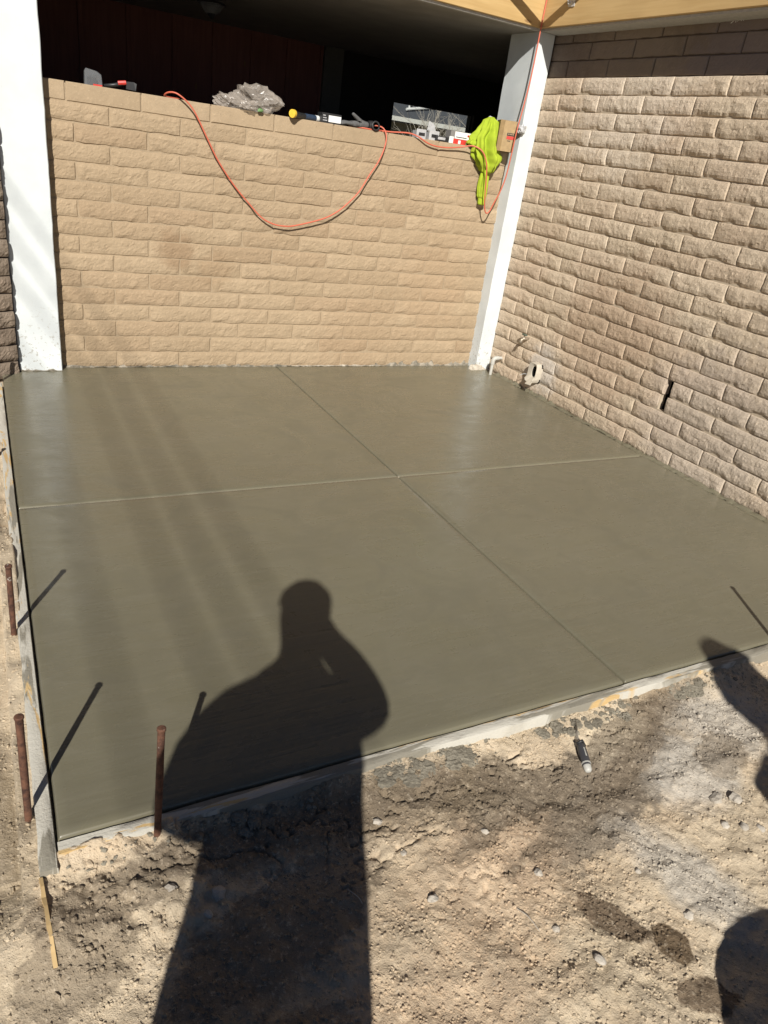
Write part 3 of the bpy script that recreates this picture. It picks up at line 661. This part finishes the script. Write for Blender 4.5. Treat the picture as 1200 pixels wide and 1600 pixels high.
# ------------------------------------------------------------------ things on the half wall
# blister pack and knife-like tool
bp = empty('blister_pack', (.90, .05, TZ)); tag(bp, 'small clear plastic pack standing on the wall top near the left post', 'package')
MB().poly([(-.045, 0, .0), (.05, 0, .0), (.045, 0, .062), (.02, 0, .077), (-.035, 0, .085), (-.043, 0, .07)], (0, .035, 0)).build('shell', M_clam, bp)
MB().box(.0, .048, -.002, .02, .0, .012).build('insert', M_red, bp); MB().box(-.03, .02, .012, .022, .004, .045).build('contents', M_black, bp)
kt = empty('hand_tool', (1.06, .04, TZ)); tag(kt, 'small black and red hand tool lying on the wall top near the left post', 'hand tool')
MB().tube([(-.10, .03, .012), (-.05, .02, .022), (.0, .01, .036)], [.008, .010, .010], 8).build('handle', M_black, kt, smooth=True)
MB().tube([(-.025, .011, .036), (.018, .004, .044)], [.0115, .0115], 8).build('red_band', M_red, kt)
MB().poly([(.018, .0, .012), (.07, -.005, .01), (.075, -.005, .045), (.06, .0, .052), (.018, .0, .05)], (0, .03, 0)).build('head', M_black, kt)
# crumpled clear bag
def crumple(name, sc, seed, mat, parent, sub=4, amp=.35, loc=(0, 0, 0)):
    bm = bmesh.new(); bmesh.ops.create_icosphere(bm, subdivisions=sub, radius=1)
    for v in bm.verts:
        p = v.co.copy(); a = np.array(p.x*2.1+p.z*1.3+seed); b = np.array(p.y*2.3-p.z*1.7+seed*2)
        f = 1+amp*float(fbm(a, b, 3, seed))-amp*.55*abs(float(fbm(a*2.2, b*2.2, 2, seed+4)))
        v.co = Vector((p.x*f*sc[0], p.y*f*sc[1], max(p.z*f, -.8)*sc[2]))
    me = bpy.data.meshes.new(name); bm.to_mesh(me); bm.free(); return obj(name, me, mat, parent, loc)
bg = empty('plastic_bag', (1.80, .05, TZ)); tag(bg, 'crumpled clear plastic bag lying on the half wall top', 'plastic bag')
crumple('crumpled_film', (.15, .075, .075), 3, M_bag, bg, loc=(.04, .0, .058)); crumple('loose_end', (.09, .05, .045), 9, M_bag, bg, loc=(-.125, -.005, .036)); crumple('overhanging_corner', (.06, .03, .03), 15, M_bag, bg, 3, loc=(-.01, -.075, .03))
crumple('green_scrap', (.018, .012, .012), 5, M_green, bg, 2, .2, (.06, -.075, .012))
# tube with yellow end
tb = empty('tube_tool', (2.06, -.05, TZ+.024)); tag(tb, 'dark tube-shaped tool with round yellow end on the wall top', 'hand tool')
MB().tube([(0, 0, .0), (.016, .012, .001)], [.024, .024], 16).build('end_cap', M_yellow, tb, auto=40)
MB().tube([(.013, .010, .0), (.06, .04, -.003), (.115, .075, -.004)], [.021, .018, .017], 14).build('grip', M_black, tb, auto=50)
MB().tube([(.112, .072, -.004), (.205, .115, -.004)], [.0185, .0185], 14).build('barrel', M_blue, tb, auto=50)
MB().tube([(.2, .113, -.004), (.225, .123, -.004)], .019, 14).build('end_band', M_paper, tb, auto=50)
# black box with label
bb = empty('small_box', (2.36, .05, TZ)); tag(bb, 'small black box with white label between tube tool and glove', 'box')
MB().box(-.07, .07, -.03, .05, .0, .062, .002).build('carton', M_black, bb); MB().box(-.022, .066, -.0322, -.0302, .012, .05).build('label', M_paper, bb)
for k in range(3): MB().box(-.062, -.032-.006*k, -.0322, -.0302, .016+k*.014, .021+k*.014).build('print_line', M_steel, bb)
# glove
def skin_obj(name, verts, edges, radii, mat, parent=None, sub=2, root=0):
    me = bpy.data.meshes.new(name); me.from_pydata(verts, edges, []); me.materials.append(mat)
    o = bpy.data.objects.new(name, me); link(o, parent)
    o.modifiers.new('skin', 'SKIN'); me.skin_vertices or None
    for i, r in enumerate(radii):
        sv_ = me.skin_vertices[0].data[i]; rr = r if isinstance(r, tuple) else (r, r); sv_.radius = rr; sv_.use_root = (i == root)
    s = o.modifiers.new('sub', 'SUBSURF'); s.levels = sub; s.render_levels = sub
    o.modifiers['skin'].use_smooth_shade = True; return o
gv = empty('work_glove', (2.54, .04, TZ)); tag(gv, 'grey knit work glove lying on the wall top', 'glove')
V = [(.10, .0, .028), (.04, .0, .028), (-.01, .0, .026)]; E = [(0, 1), (1, 2)]; Rr = [(.03, .024), (.036, .024), (.034, .02)]
for k, (yy, ln, zz) in enumerate(((-.033, .075, .0), (-.011, .09, .004), (.011, .085, .002), (.032, .065, .0))):
    b = len(V); V += [(-.045, yy*.8, .022+zz), (-.045-ln*.5, yy, .024+zz), (-.045-ln, yy*1.1, .014)]; E += [(2, b), (b, b+1), (b+1, b+2)]; Rr += [.0115, .0108, .009]
b = len(V); V += [(.03, -.02, .045), (-.01, -.03, .065), (-.045, -.035, .085)]; E += [(1, b), (b, b+1), (b+1, b+2)]; Rr += [.014, .0125, .010]
skin_obj('knit_hand', V, E, Rr, M_grey_fabric, gv); MB().tube([(.095, 0, .028), (.125, 0, .028)], [.03, .033], 12).build('cuff', M_black, gv, auto=50)
tr_ = MB().tube([(2.672+.026*math.cos(k*.4189), -.006+.006*math.sin(k*.4189), TZ+.032+.026*math.sin(k*.4189)) for k in range(16)], .006, 6).build('tape_ring', M_black, smooth=True); tag(tr_, 'thin black ring standing on the wall top beside the glove', 'ring')
# metal brackets and little cartons
def bracket(x, y, lab, s=1.):
    r = empty('metal_bracket', (x, y, TZ)); tag(r, lab, 'bracket', 'metal brackets on the wall top')
    mb = MB(); mb.box(-.04*s, .04*s, -.03, -.027, 0, .062*s); mb.box(-.04*s, -.037*s, -.027, .03, 0, .05*s); mb.build('plate', M_steel, r)
    MB().box(-.04*s, .04*s, -.027, .035, .0, .003).build('seat', M_steel, r); MB().box(-.02*s, .03*s, -.0325, -.0303, .02*s, .04*s).build('dark_slot', M_black, r)
bracket(3.03, .03, 'galvanised bracket at the left end of the hardware on the wall top', .95); bracket(3.145, .05, 'galvanised bracket with tall tab behind the other hardware', 1.)
MB().poly([(3.10, .05, TZ+.06), (3.17, .05, TZ+.06), (3.155, .05, TZ+.10), (3.11, .05, TZ+.12)], (0, .003, 0)).build('metal_strap', M_steel); tag(bpy.data.objects['metal_strap'], 'tapering galvanised strap rising behind the brackets', 'strap')
pk = empty('parts_packet', (3.24, .035, TZ)); tag(pk, 'dark parts packet with white end label beside the red carton', 'packet')
MB().box(-.085, .05, -.03, .03, 0, .036, .006).build('body', M_black, pk); MB().box(.022, .056, -.0345, -.0303, .004, .046).build('label', M_paper, pk); MB().box(-.07, -.01, -.0335, -.0303, .014, .03).build('metal_strip', M_steel, pk)
rc = empty('parts_carton', (3.37, .05, TZ)); tag(rc, 'small red and white parts carton beside the hi-vis sweatshirt', 'carton')
MB().box(-.09, .085, -.03, .04, 0, .036).build('lower_carton', M_red, rc); MB().box(-.055, .085, -.032, .038, .0365, .082).build('upper_carton', M_paper, rc); MB().box(-.09, -.0555, -.03, .04, .0365, .084).build('side_flap', plain('grey_carton', (.2, .19, .18), .7), rc)
MB().box(.05, .075, -.0345, -.0322, .058, .07).build('red_print', M_red, rc); MB().box(-.02, .0, -.0325, -.0303, .006, .028).build('digit_seven', M_paper, rc); MB().box(-.045, .045, -.0345, -.0322, .046, .050).build('print_line', M_black, rc); MB().box(.045, .08, -.0345, -.0303, .0, .026).build('green_corner', M_green, rc)
# cardboard box against the post
cb = empty('cardboard_box', (3.70, -.045, TZ+.001), math.radians(-24)); tag(cb, 'upright brown cardboard box beside the corner post on the wall top', 'box')
MB().box(-.062, .062, -.062, .062, 0, .20, .002).build('carton', M_card, cb); MB().box(-.03, .0615, -.0643, -.0622, .002, .198).build('pale_panel', M_card_tape, cb)
MB().box(.0, .055, -.0668, -.0645, .105, .123).build('black_print', M_black, cb); MB().box(.0, .055, -.0668, -.0645, .082, .102).build('red_print', M_red, cb); MB().box(.006, .03, -.0668, -.0645, .070, .0735).build('print_line', M_black, cb)
for k in range(4): MB().box(.006+k*.0115, .014+k*.0115, -.069, -.067, .111, .118).build('letter_mark', M_card_tape, cb)
crumple('silver_wrapper', (.03, .02, .03), 21, M_steel, None, 3, .5, (3.765, -.142, 1.77)); tag(bpy.data.objects['silver_wrapper'], 'crumpled silver wrapper at the right of the cardboard box', 'wrapper')
bpy.data.objects['silver_wrapper'].location = (3.768, -.135, 1.775)
crumple('foil_scrap', (.03, .02, .022), 27, M_steel, None, 3, .5, (3.615, .06, TZ+.19)); tag(bpy.data.objects['foil_scrap'], 'crumpled foil scrap behind the hi-vis sweatshirt', 'foil scrap')

# hi-vis sweatshirt draped over the wall
def cloth(rings_def, seed, nseg=56, fold=.012, freq=7):
    R = []; n = len(rings_def)
    for i, (cx, cy, z, rx, ry, fl) in enumerate(rings_def):
        ring = []
        for k in range(nseg):
            a = 2*math.pi*k/nseg
            f = fl*fold*(math.sin(freq*a+seed+.8*math.sin(i*.11+seed))+.6*math.sin((freq+4)*a+1.7*seed-.07*i)+.9*float(vnoise(np.array(math.cos(a)*2.2+9), np.array(math.sin(a)*2.2+i*.12), seed)))
            ring.append((cx+(rx+f)*math.cos(a), min(cy+(ry+f)*math.sin(a), 9), z))
        R.append(ring)
    return R
def interp_rings(keys, n):
    out = []; keys = sorted(keys, key=lambda k: -k[2]); zs = [k[2] for k in keys]
    for i in range(n+1):
        z = zs[0]+(zs[-1]-zs[0])*i/n
        for a, b in zip(keys[:-1], keys[1:]):
            if b[2] <= z <= a[2]+1e-9:
                t = (a[2]-z)/max(1e-6, a[2]-b[2]); t = t*t*(3-2*t); out.append(tuple((1-t)*p+t*q for p, q in zip(a[:2], b[:2]))+(z,)+tuple((1-t)*p+t*q for p, q in zip(a[3:], b[3:]))); break
    return out
hv = empty('hi_vis_sweatshirt', (0, 0, 0)); tag(hv, 'bright hi-vis yellow sweatshirt draped over the wall top beside the cardboard box', 'sweatshirt')
body = interp_rings([(3.585, .00, 1.828, .016, .02, .2), (3.575, -.01, 1.80, .048, .05, .7), (3.565, -.02, 1.74, .068, .06, 1.), (3.545, -.03, 1.68, .092, .065, 1.2), (3.545, -.05, 1.62, .10, .055, 1.3), (3.56, -.055, 1.57, .085, .05, 1.2), (3.575, -.055, 1.52, .065, .045, 1.), (3.585, -.05, 1.475, .04, .036, .7), (3.588, -.048, 1.462, .018, .02, .3)], 46)
MB().loft(cloth(body, 2, 72, .021, 5)).build('body', M_hivis, hv, smooth=True)
slv = interp_rings([(3.585, -.045, 1.49, .032, .03, .6), (3.582, -.042, 1.42, .034, .026, .7), (3.585, -.04, 1.36, .036, .026, .7), (3.593, -.04, 1.305, .036, .025, .5), (3.597, -.04, 1.292, .03, .022, .2)], 26)
MB().loft(cloth(slv, 5, 40, .008, 5)).build('sleeve', M_hivis, hv, smooth=True)
cf = interp_rings([(3.598, -.04, 1.298, .031, .022, .15), (3.602, -.04, 1.25, .032, .022, .15), (3.603, -.04, 1.246, .026, .017, .1)], 8)
MB().loft(cloth(cf, 9, 40, .004, 14)).build('cuff', M_hivis, hv, smooth=True)
hood = interp_rings([(3.47, .0, 1.672, .02, .02, .4), (3.47, -.01, 1.655, .05, .04, .8), (3.465, -.015, 1.64, .055, .04, .8), (3.47, -.02, 1.625, .03, .03, .5)], 12)
MB().loft(cloth(hood, 7, 40, .008, 5)).build('bunched_hem', M_hivis, hv, smooth=True)

# ------------------------------------------------------------------ small things on the dirt
def gz(x, y): return float(gnd(np.array(x), np.array(y)))
def ico(sub=1):
    bm = bmesh.new(); bmesh.ops.create_icosphere(bm, subdivisions=sub, radius=1)
    v = np.array([p.co[:] for p in bm.verts]); f = np.array([[q.index for q in p.verts] for p in bm.faces]); bm.free(); return v, f
def scatter(name, n, sampler, smin, smax, mat, sub, seed, sink=.3, power=3., zf=.75):
    r = np.random.default_rng(seed); v0, f0 = ico(sub); x, y = sampler(r, n); n = len(x)
    s = smin+(smax-smin)*r.random(n)**power; z = gnd(x, y)+s*(.6-sink)*zf/.75
    sc = s[:, None]*(.65+.6*r.random((n, 3)))*np.array([1, 1, zf]); a = r.random(n)*6.283
    jit = 1+.28*(r.random((n, len(v0), 1))-.5)*2
    V = v0[None]*jit*sc[:, None, :]; ca, sa = np.cos(a)[:, None], np.sin(a)[:, None]
    V = np.stack([V[..., 0]*ca-V[..., 1]*sa+x[:, None], V[..., 0]*sa+V[..., 1]*ca+y[:, None], V[..., 2]+z[:, None]], -1)
    F = f0[None]+(np.arange(n)*len(v0))[:, None, None]
    return obj(name, mesh_np(name, V.reshape(-1, 3), F.reshape(-1, 3), False), mat)
def front_area(r, n):
    x = r.uniform(-.12, 2.75, n*2); y = r.uniform(-4.72, -3.705, n*2)
    dens = .35+.9*(vnoise(x*2.6, y*2.6, 77) > -.15)*(.5+.5*vnoise(x*6, y*6, 78))
    k = (r.random(n*2) < dens); x, y = x[k][:n], y[k][:n]; return x, y
def left_area(r, n): return r.uniform(-.25, .238, n), r.uniform(-3.72, -.35, n)
tag(scatter('gravel', 52000, front_area, .0008, .0050, M_dirt, 1, 5, .42, 4.2), 'fine tan gravel scattered over the dirt before the slab', 'gravel', kind='stuff')
tag(scatter('gravel', 12000, left_area, .001, .006, M_dirt, 1, 6, .5, 3.5), 'fine tan gravel on the dirt strip left of the slab', 'gravel', kind='stuff')
def edge_area(r, n):
    x = r.uniform(.1, 2.8, n); y = -3.712-r.random(n)**2*.16; return x, y
tag(scatter('dirt_clods', 420, edge_area, .002, .012, M_dirt, 2, 8, .45, 3.), 'damp crumbs of dirt heaped along the front form board', 'dirt clods', kind='stuff')
def spill_area(r, n):
    c = np.array([.42, .62, .9, 1.15, 1.32, 1.36, 1.75, 1.95, 2.0, 2.3, 2.45]); k = r.integers(0, len(c), n); return c[k]+r.normal(0, .06, n), -3.708-r.random(n)**1.6*.05
tag(scatter('concrete_crumbs', 330, spill_area, .002, .009, M_spill, 2, 10, .6, 2.2), 'grey crumbs of spilled concrete along the front form board', 'concrete crumbs', kind='stuff')
def spill2(r, n):
    c = np.array([1.12, 1.2, 1.36, 1.73, 1.86, 2.0, 2.35, .75]); k = r.integers(0, len(c), n); return c[k]+r.normal(0, .035, n), -3.722-r.random(n)*.045
tag(scatter('spilled_concrete', 70, spill2, .010, .026, M_spill, 3, 12, .35, 1.5, .30), 'flat grey dabs of spilled concrete beside the front form board', 'spilled concrete', kind='stuff')
def clod2(r, n): return np.where(r.random(n) < .5, r.normal(.36, .10, n), r.normal(1.9, .3, n)), np.clip(r.normal(-3.92, .08, n), -4.6, -3.72)
tag(scatter('dirt_crumbs', 800, clod2, .0015, .008, M_dirt, 1, 9, .4, 3.), 'loose dark crumbs on the dirt near the slab corners', 'dirt crumbs', kind='stuff')
def pebble(x, y, s, label, seed, mat=None, flat=.7):
    bm = bmesh.new(); bmesh.ops.create_icosphere(bm, subdivisions=2, radius=1); r = random.Random(seed); k = [r.uniform(.8, 1.25) for _ in range(3)]
    for v in bm.verts:
        p = v.co; f = 1+.28*float(fbm(np.array(p.x*1.4+seed), np.array(p.y*1.4+p.z*1.9), 2, seed)); v.co = Vector((p.x*f*k[0]*s, p.y*f*k[1]*s, p.z*f*flat*s))
    me = bpy.data.meshes.new('pebble'); bm.to_mesh(me); bm.free()
    o = obj('pebble', me, mat or M_pebble, None, (x, y, gz(x, y)+s*flat*.2), (r.uniform(-.3, .3), r.uniform(-.3, .3), r.uniform(0, 3)))
    return tag(o, label, 'pebble', 'pebbles on the dirt')
peb = [(1.069, -4.089, .013, 'pale angular pebble on bare tan dirt, right of the long figure shadow'), (1.347, -4.371, .014, 'lone pale pebble low in the photo, below the dark wet mark'),
       (1.041, -3.844, .012, 'small pale pebble just right of the figure shadow below the form board'), (2.039, -4.124, .017, 'largest pale pebble in the greyish dirt at the right'),
       (2.098, -4.146, .014, 'rounded pebble beside the largest one in the greyish dirt'), (1.356, -4.132, .011, 'small pebble in tan dirt left of the dark wet mark'),
       (.60, -3.90, .015, 'rounded pebble in the figure shadow close to the front form board'), (.50, -3.86, .014, 'flat tan pebble near the slab corner below the upright stake'),
       (.565, -3.94, .010, 'small tan pebble just outside the left edge of the figure shadow'), (1.99, -4.20, .012, 'left one of the pebbles lined up in the grey dirt at the right edge'),
       (2.035, -4.225, .012, 'middle one of the pebbles lined up in the grey dirt at the right edge'), (2.075, -4.25, .012, 'right one of the pebbles lined up in the grey dirt at the right edge'),
       (1.06, -3.955, .009, 'tiny pale pebble on reddish dirt by the figure shadow'), (1.29, -3.98, .010, 'small dark pebble at the broken dirt edge mid front'), (1.62, -4.22, .010, 'pebble above the wet mark in loose gravel'),
       (1.3, -4.27, .008, 'tiny pebble among gravel left of the lone pale pebble'), (1.66, -4.36, .011, 'pebble at the rim of the round shadow lower right')]
for i, (x, y, s, lab) in enumerate(peb): pebble(x, y, s, lab, 100+i)
ob = MB().loft([[(.236+.012*k/8+.001*math.sin(k*3), y_, gz(.236, y_)-.03), (.246+.012*k/8, y_, gz(.24, y_)-.03), (.245+.012*k/8, y_, gz(.24, y_)+.010-.0012*k), (.237+.012*k/8+.0015*math.sin(k*2.3), y_, gz(.24, y_)+.011-.0012*k)] for k, y_ in enumerate(np.linspace(-3.74, -3.95, 9))]).build('wood_strip', wood('raw_pine', (.52, .36, .17), (.62, .45, .23), 'y'))
tag(ob, 'narrow raw wood strip half buried in the dirt below the slab corner', 'wood strip')
def straw(pts, lab):
    return tag(MB().tube(smooth_path([(x, y, gz(x, y)+.003+.004*(k == 1)) for k, (x, y) in enumerate(pts)], 4), .0011, 5).build('dry_straw', M_pebble), lab, 'straw', 'bits of straw on the dirt')
straw([(1.245, -4.19), (1.255, -4.22), (1.26, -4.26)], 'thin pale straw lying on tan dirt left of the dark wet mark'); straw([(.88, -4.0), (.895, -4.03), (.90, -4.045)], 'thin straw inside the figure shadow')
# trowel-like tool stuck in the dirt: shard and handle
def along(p, q, k, side=0., up=0.):
    p = Vector(p); q = Vector(q); d = (q-p).normalized(); n = Vector((d.y, -d.x, 0)); return p.lerp(q, k)+n*side+Vector((0, 0, up))
A, B = (1.757, -3.813, gz(1.757, -3.813)), (1.822, -3.72, gz(1.822, -3.72)-.004)
tag(MB().loft([[along(A, B, 0, -.010, -.01), along(A, B, 0, .010, -.01), along(A, B, 0, .0, .012)], [along(A, B, .35, -.010, -.01), along(A, B, .35, .012, -.01), along(A, B, .35, -.002, .030)], [along(A, B, 1, -.003, -.01), along(A, B, 1, .004, -.01), along(A, B, 1, .0, .006)]]).build('cement_shard', M_smear_pale), 'thin pale cement shard sticking up by the front form board', 'shard')
A, B = (1.763, -3.815, gz(1.763, -3.815)+.016), (1.726, -3.905, gz(1.726, -3.905)+.010)
tv = empty('hand_tool', (0, 0, 0)); tag(tv, 'dark handled tool with pale tip lying on the dirt before the slab', 'hand tool')
MB().tube([along(A, B, k) for k in (0, .08, .3, .6, .8)], [.009, .013, .0145, .0145, .013], 12).build('handle', plain('charcoal_rubber', (.05, .05, .055), .45), tv, auto=60)
MB().tube([along(A, B, .70), along(A, B, .74)], .0148, 12).build('band', M_pvc, tv); MB().tube([along(A, B, .79), along(A, B, .95), along(A, B, 1.0)], [.0128, .0112, .007], 12).build('tip', M_pvc, tv, auto=60)
MB().tube([along(A, B, .02, -.018, -.006), along(A, B, .0, -.004, .014), along(A, B, .04, .014, .004)], .004, 6).build('clip', M_black, tv, smooth=True)
MB().tube([along(A, B, .25, -.002, .0132), along(A, B, .55, -.002, .0140)], .0022, 5).build('stripe', M_pvc, tv)

# ------------------------------------------------------------------ the photographer and a second worker (seen by their shadows)
HD = Vector((SUN.x, SUN.y, 0)).normalized(); LT = Vector((HD.y, -HD.x, 0)); TE = -SUN.z/math.hypot(SUN.x, SUN.y)
def place(b): return lambda u, zs, d=0.: tuple(Vector((b[0], b[1], 0))+LT*u+HD*d+Vector((0, 0, zs-TE*d)))
def figure(b, spec, edges, label, root=0, fat=1.):
    f = place(b); V = [f(*s[0]) for s in spec]; o = skin_obj('person', V, edges, [(s[1][0]*1.12*fat, s[1][1]*1.05*fat) for s in spec], M_jacket, None, 2, root)
    tag(o, label, 'person'); return o, f
D = -.10
spec = [((-.04, .96, D), (.17, .11)),           # 0 pelvis
        ((-.09, 1.07, D), (.20, .11)),          # 1 waist
        ((-.08, 1.19, D), (.21, .12)),          # 2 chest
        ((-.065, 1.315, D), (.085, .075)),       # 3 neck base
        ((-.068, 1.40, D), (.062, .062)),        # 4 neck
        ((-.070, 1.49, D), (.082, .09)),         # 5 jaw
        ((-.070, 1.56, D), (.088, .09)),       # 6 skull
        ((-.073, 1.60, D), (.05, .06)),         # 7 crown
        ((-.20, 1.18, D), (.06, .06)),         # 8 left shoulder
        ((-.30, 1.06, D), (.062, .062)),         # 9 left upper arm
        ((-.31, .955, D+.02), (.06, .06)),    # 10 left elbow
        ((-.24, .99, D+.04), (.07, .06)),     # 11 left wrist
        ((-.17, 1.0, D+.06), (.07, .05)),        # 12 left hand
        ((.09, 1.205, D), (.08, .07)),         # 13 right shoulder
        ((.212, 1.215, D+.02), (.072, .07)),    # 14 right elbow
        ((.120, 1.332, D+.10), (.058, .055)),    # 15 right forearm
        ((.020, 1.438, D+.17), (.047, .042)),      # 16 right wrist
        ((-.015, 1.52, D+.185), (.035, .025)),   # 17 right hand
        ((-.12, .82, D), (.10, .09)), ((-.13, .55, D), (.085, .085)), ((-.16, .10, D), (.05, .05)), ((-.165, -.03, D), (.045, .045)), ((-.175, -.05, D+.14), (.04, .03)),
        ((.05, .82, D), (.10, .09)), ((.075, .55, D), (.085, .085)), ((.11, .10, D), (.05, .05)), ((.115, -.03, D), (.045, .045)), ((.125, -.05, D+.14), (.04, .03))]
def absz(spec, ids, zs):     # vertices given by true height instead of silhouette height
    for i, z in zip(ids, zs): (u, _, d), r = spec[i]; spec[i] = ((u, z+TE*d, d), r)
absz(spec, (20, 21, 22, 25, 26, 27), (.12, -.01, -.04, .12, -.01, -.04))
edges = [(0, 1), (1, 2), (2, 3), (3, 4), (4, 5), (5, 6), (6, 7), (2, 8), (8, 9), (9, 10), (10, 11), (11, 12), (2, 13), (13, 14), (14, 15), (15, 16), (16, 17), (0, 18), (18, 19), (19, 20), (20, 21), (21, 22), (0, 23), (23, 24), (24, 25), (25, 26), (26, 27)]
p1, f1 = figure((.22, -5.08), spec, edges, 'person in dark jacket holding up a phone, casting the long central shadow')
def child_tube(name, pts, r, mat, parent, seg=10):
    o = MB().tube(pts, r, seg).build(name, mat, smooth=True); o.parent = parent; return o
child_tube('cap', [f1(-.070, 1.57, D), f1(-.070, 1.605, D), f1(-.072, 1.64, D), f1(-.074, 1.668, D)], [.098, .092, .064, .022], M_jacket, p1, 20)
for k, (du, dz) in enumerate(((-.03, .05), (-.012, .058), (.006, .056), (.022, .046))): child_tube('finger', [f1(-.015+du*.5, 1.53+dz*.3, D+.19), f1(-.015+du, 1.53+dz*.8, D+.195), f1(-.012+du, 1.535+dz, D+.205)], [.009, .0085, .007], M_skin, p1, 8)
child_tube('thumb', [f1(.0, 1.51, D+.19), f1(.02, 1.54, D+.2), f1(.015, 1.565, D+.205)], [.0105, .0095, .008], M_skin, p1, 8)
def shell(name, rings, parent, mat, nseg=28):
    R = []
    for zs, ul, ur, dp in rings:
        c = (ul+ur)/2; h = (ur-ul)/2
        R.append([f1(c+h*math.cos(2*math.pi*k/nseg), zs, D+dp*math.sin(2*math.pi*k/nseg)) for k in range(nseg)])
    # heights follow the body, not the light
    R = [[(p[0], p[1], r[0][2]) for p in r] for r in R]
    o = MB().loft(R).build(name, mat, smooth=True); o.parent = parent; return o
shell('jacket', [(1.325, -.13, -.02, .02), (1.29, -.19, .05, .03), (1.235, -.275, .12, .05), (1.165, -.33, .14, .08), (1.085, -.365, .155, .10), (.98, -.376, .158, .11), (.92, -.365, .16, .11), (.905, -.32, .16, .11)], p1, M_jacket)
shell('coat_skirt', [(.95, -.24, .160, .10), (.90, -.242, .165, .11), (.776, -.236, .176, .12), (.657, -.25, .183, .12), (.574, -.252, .188, .12), (.42, -.255, .19, .12)], p1, M_jacket)
# phone just behind the viewpoint
phm = Matrix.Identity(4)
for i in range(3): phm[i][0] = CR[0][i]; phm[i][1] = -CR[1][i]; phm[i][2] = -CR[2][i]; phm[i][3] = CL[i]-CR[2][i]*.012
ph = MB().box(-.055, .018, -.125, .022, 0, .008, .003).build('phone', M_black); ph.matrix_world = phm; tag(ph, 'black phone held up by the person with the camera', 'phone')
spec2 = [((.33, 1.00, 0), (.15, .15)), ((.33, 1.16, 0), (.15, .15)), ((.32, 1.33, 0), (.16, .15)), ((.31, 1.47, 0), (.12, .10)), ((.255, 1.54, 0), (.105, .09)), ((.205, 1.62, 0), (.11, .10)), ((.165, 1.70, 0), (.07, .07)),
         ((.20, 1.27, .1), (.065, .06)), ((.13, 1.23, .14), (.075, .07)), ((.16, 1.05, .18), (.045, .045)), ((.22, .98, .2), (.035, .03)),
         ((.36, 1.30, -.14), (.07, .07)), ((.40, 1.1, -.16), (.05, .05)), ((.38, .9, -.16), (.04, .04)),
         ((.30, .80, .09), (.085, .085)), ((.30, .5, .09), (.07, .07)), ((.30, .1, .09), (.05, .05)), ((.30, .0, .09), (.045, .045)), ((.18, -.03, .09), (.04, .03)),
         ((.38, .80, -.09), (.085, .085)), ((.38, .5, -.09), (.07, .07)), ((.38, .1, -.09), (.05, .05)), ((.38, .0, -.09), (.045, .045)), ((.26, -.03, -.09), (.04, .03))]
absz(spec2, (16, 17, 18, 21, 22, 23), (.12, -.01, -.04, .12, -.01, -.04))
ed2 = [(0, 1), (1, 2), (2, 3), (3, 4), (4, 5), (5, 6), (2, 7), (7, 8), (8, 9), (9, 10), (2, 11), (11, 12), (12, 13), (0, 14), (14, 15), (15, 16), (16, 17), (17, 18), (0, 19), (19, 20), (20, 21), (21, 22), (22, 23)]
p2, f2 = figure((1.3, -5.9), spec2, ed2, 'second person in dark clothes right of the photographer, casting the shadow at the right edge', fat=1.28)
child_tube('cap', [f2(.19, 1.66), f2(.17, 1.70), f2(.15, 1.745), f2(.145, 1.76)], [.085, .075, .05, .02], M_jacket, p2, 16)
dr = empty('plastic_drum', (1.5, -5.3, -.07)); tag(dr, 'round-shouldered plastic drum casting the rounded shadow at lower right', 'drum')
MB().tube([(0, 0, z) for z in (0, .01, .22, .33, .40, .455, .49, .51)], [.285, .30, .312, .312, .30, .265, .19, .08], 28).build('drum_body', M_blue, dr, smooth=True); MB().tube([(.1, 0, .48), (.1, 0, .512)], .03, 12).build('bung', M_black, dr)
# finer pieces hang under the part they sit on
for pn, cn in (('sleeve', 'cuff'), ('upper_carton', 'red_print'), ('upper_carton', 'print_line'), ('lower_carton', 'digit_seven'), ('black_print', 'letter_mark'), ('label', 'print_line'), ('spout', 'none'), ('handle', 'stripe'), ('handle', 'band'), ('cap', 'finial')):
    for o in list(bpy.data.objects):
        if o.name.split('.')[0] == cn and o.parent is not None and o.parent.type == 'EMPTY':
            sib = [c for c in o.parent.children if c.name.split('.')[0] == pn]
            if sib: o.parent = sib[0]
bpy.context.view_layer.update()
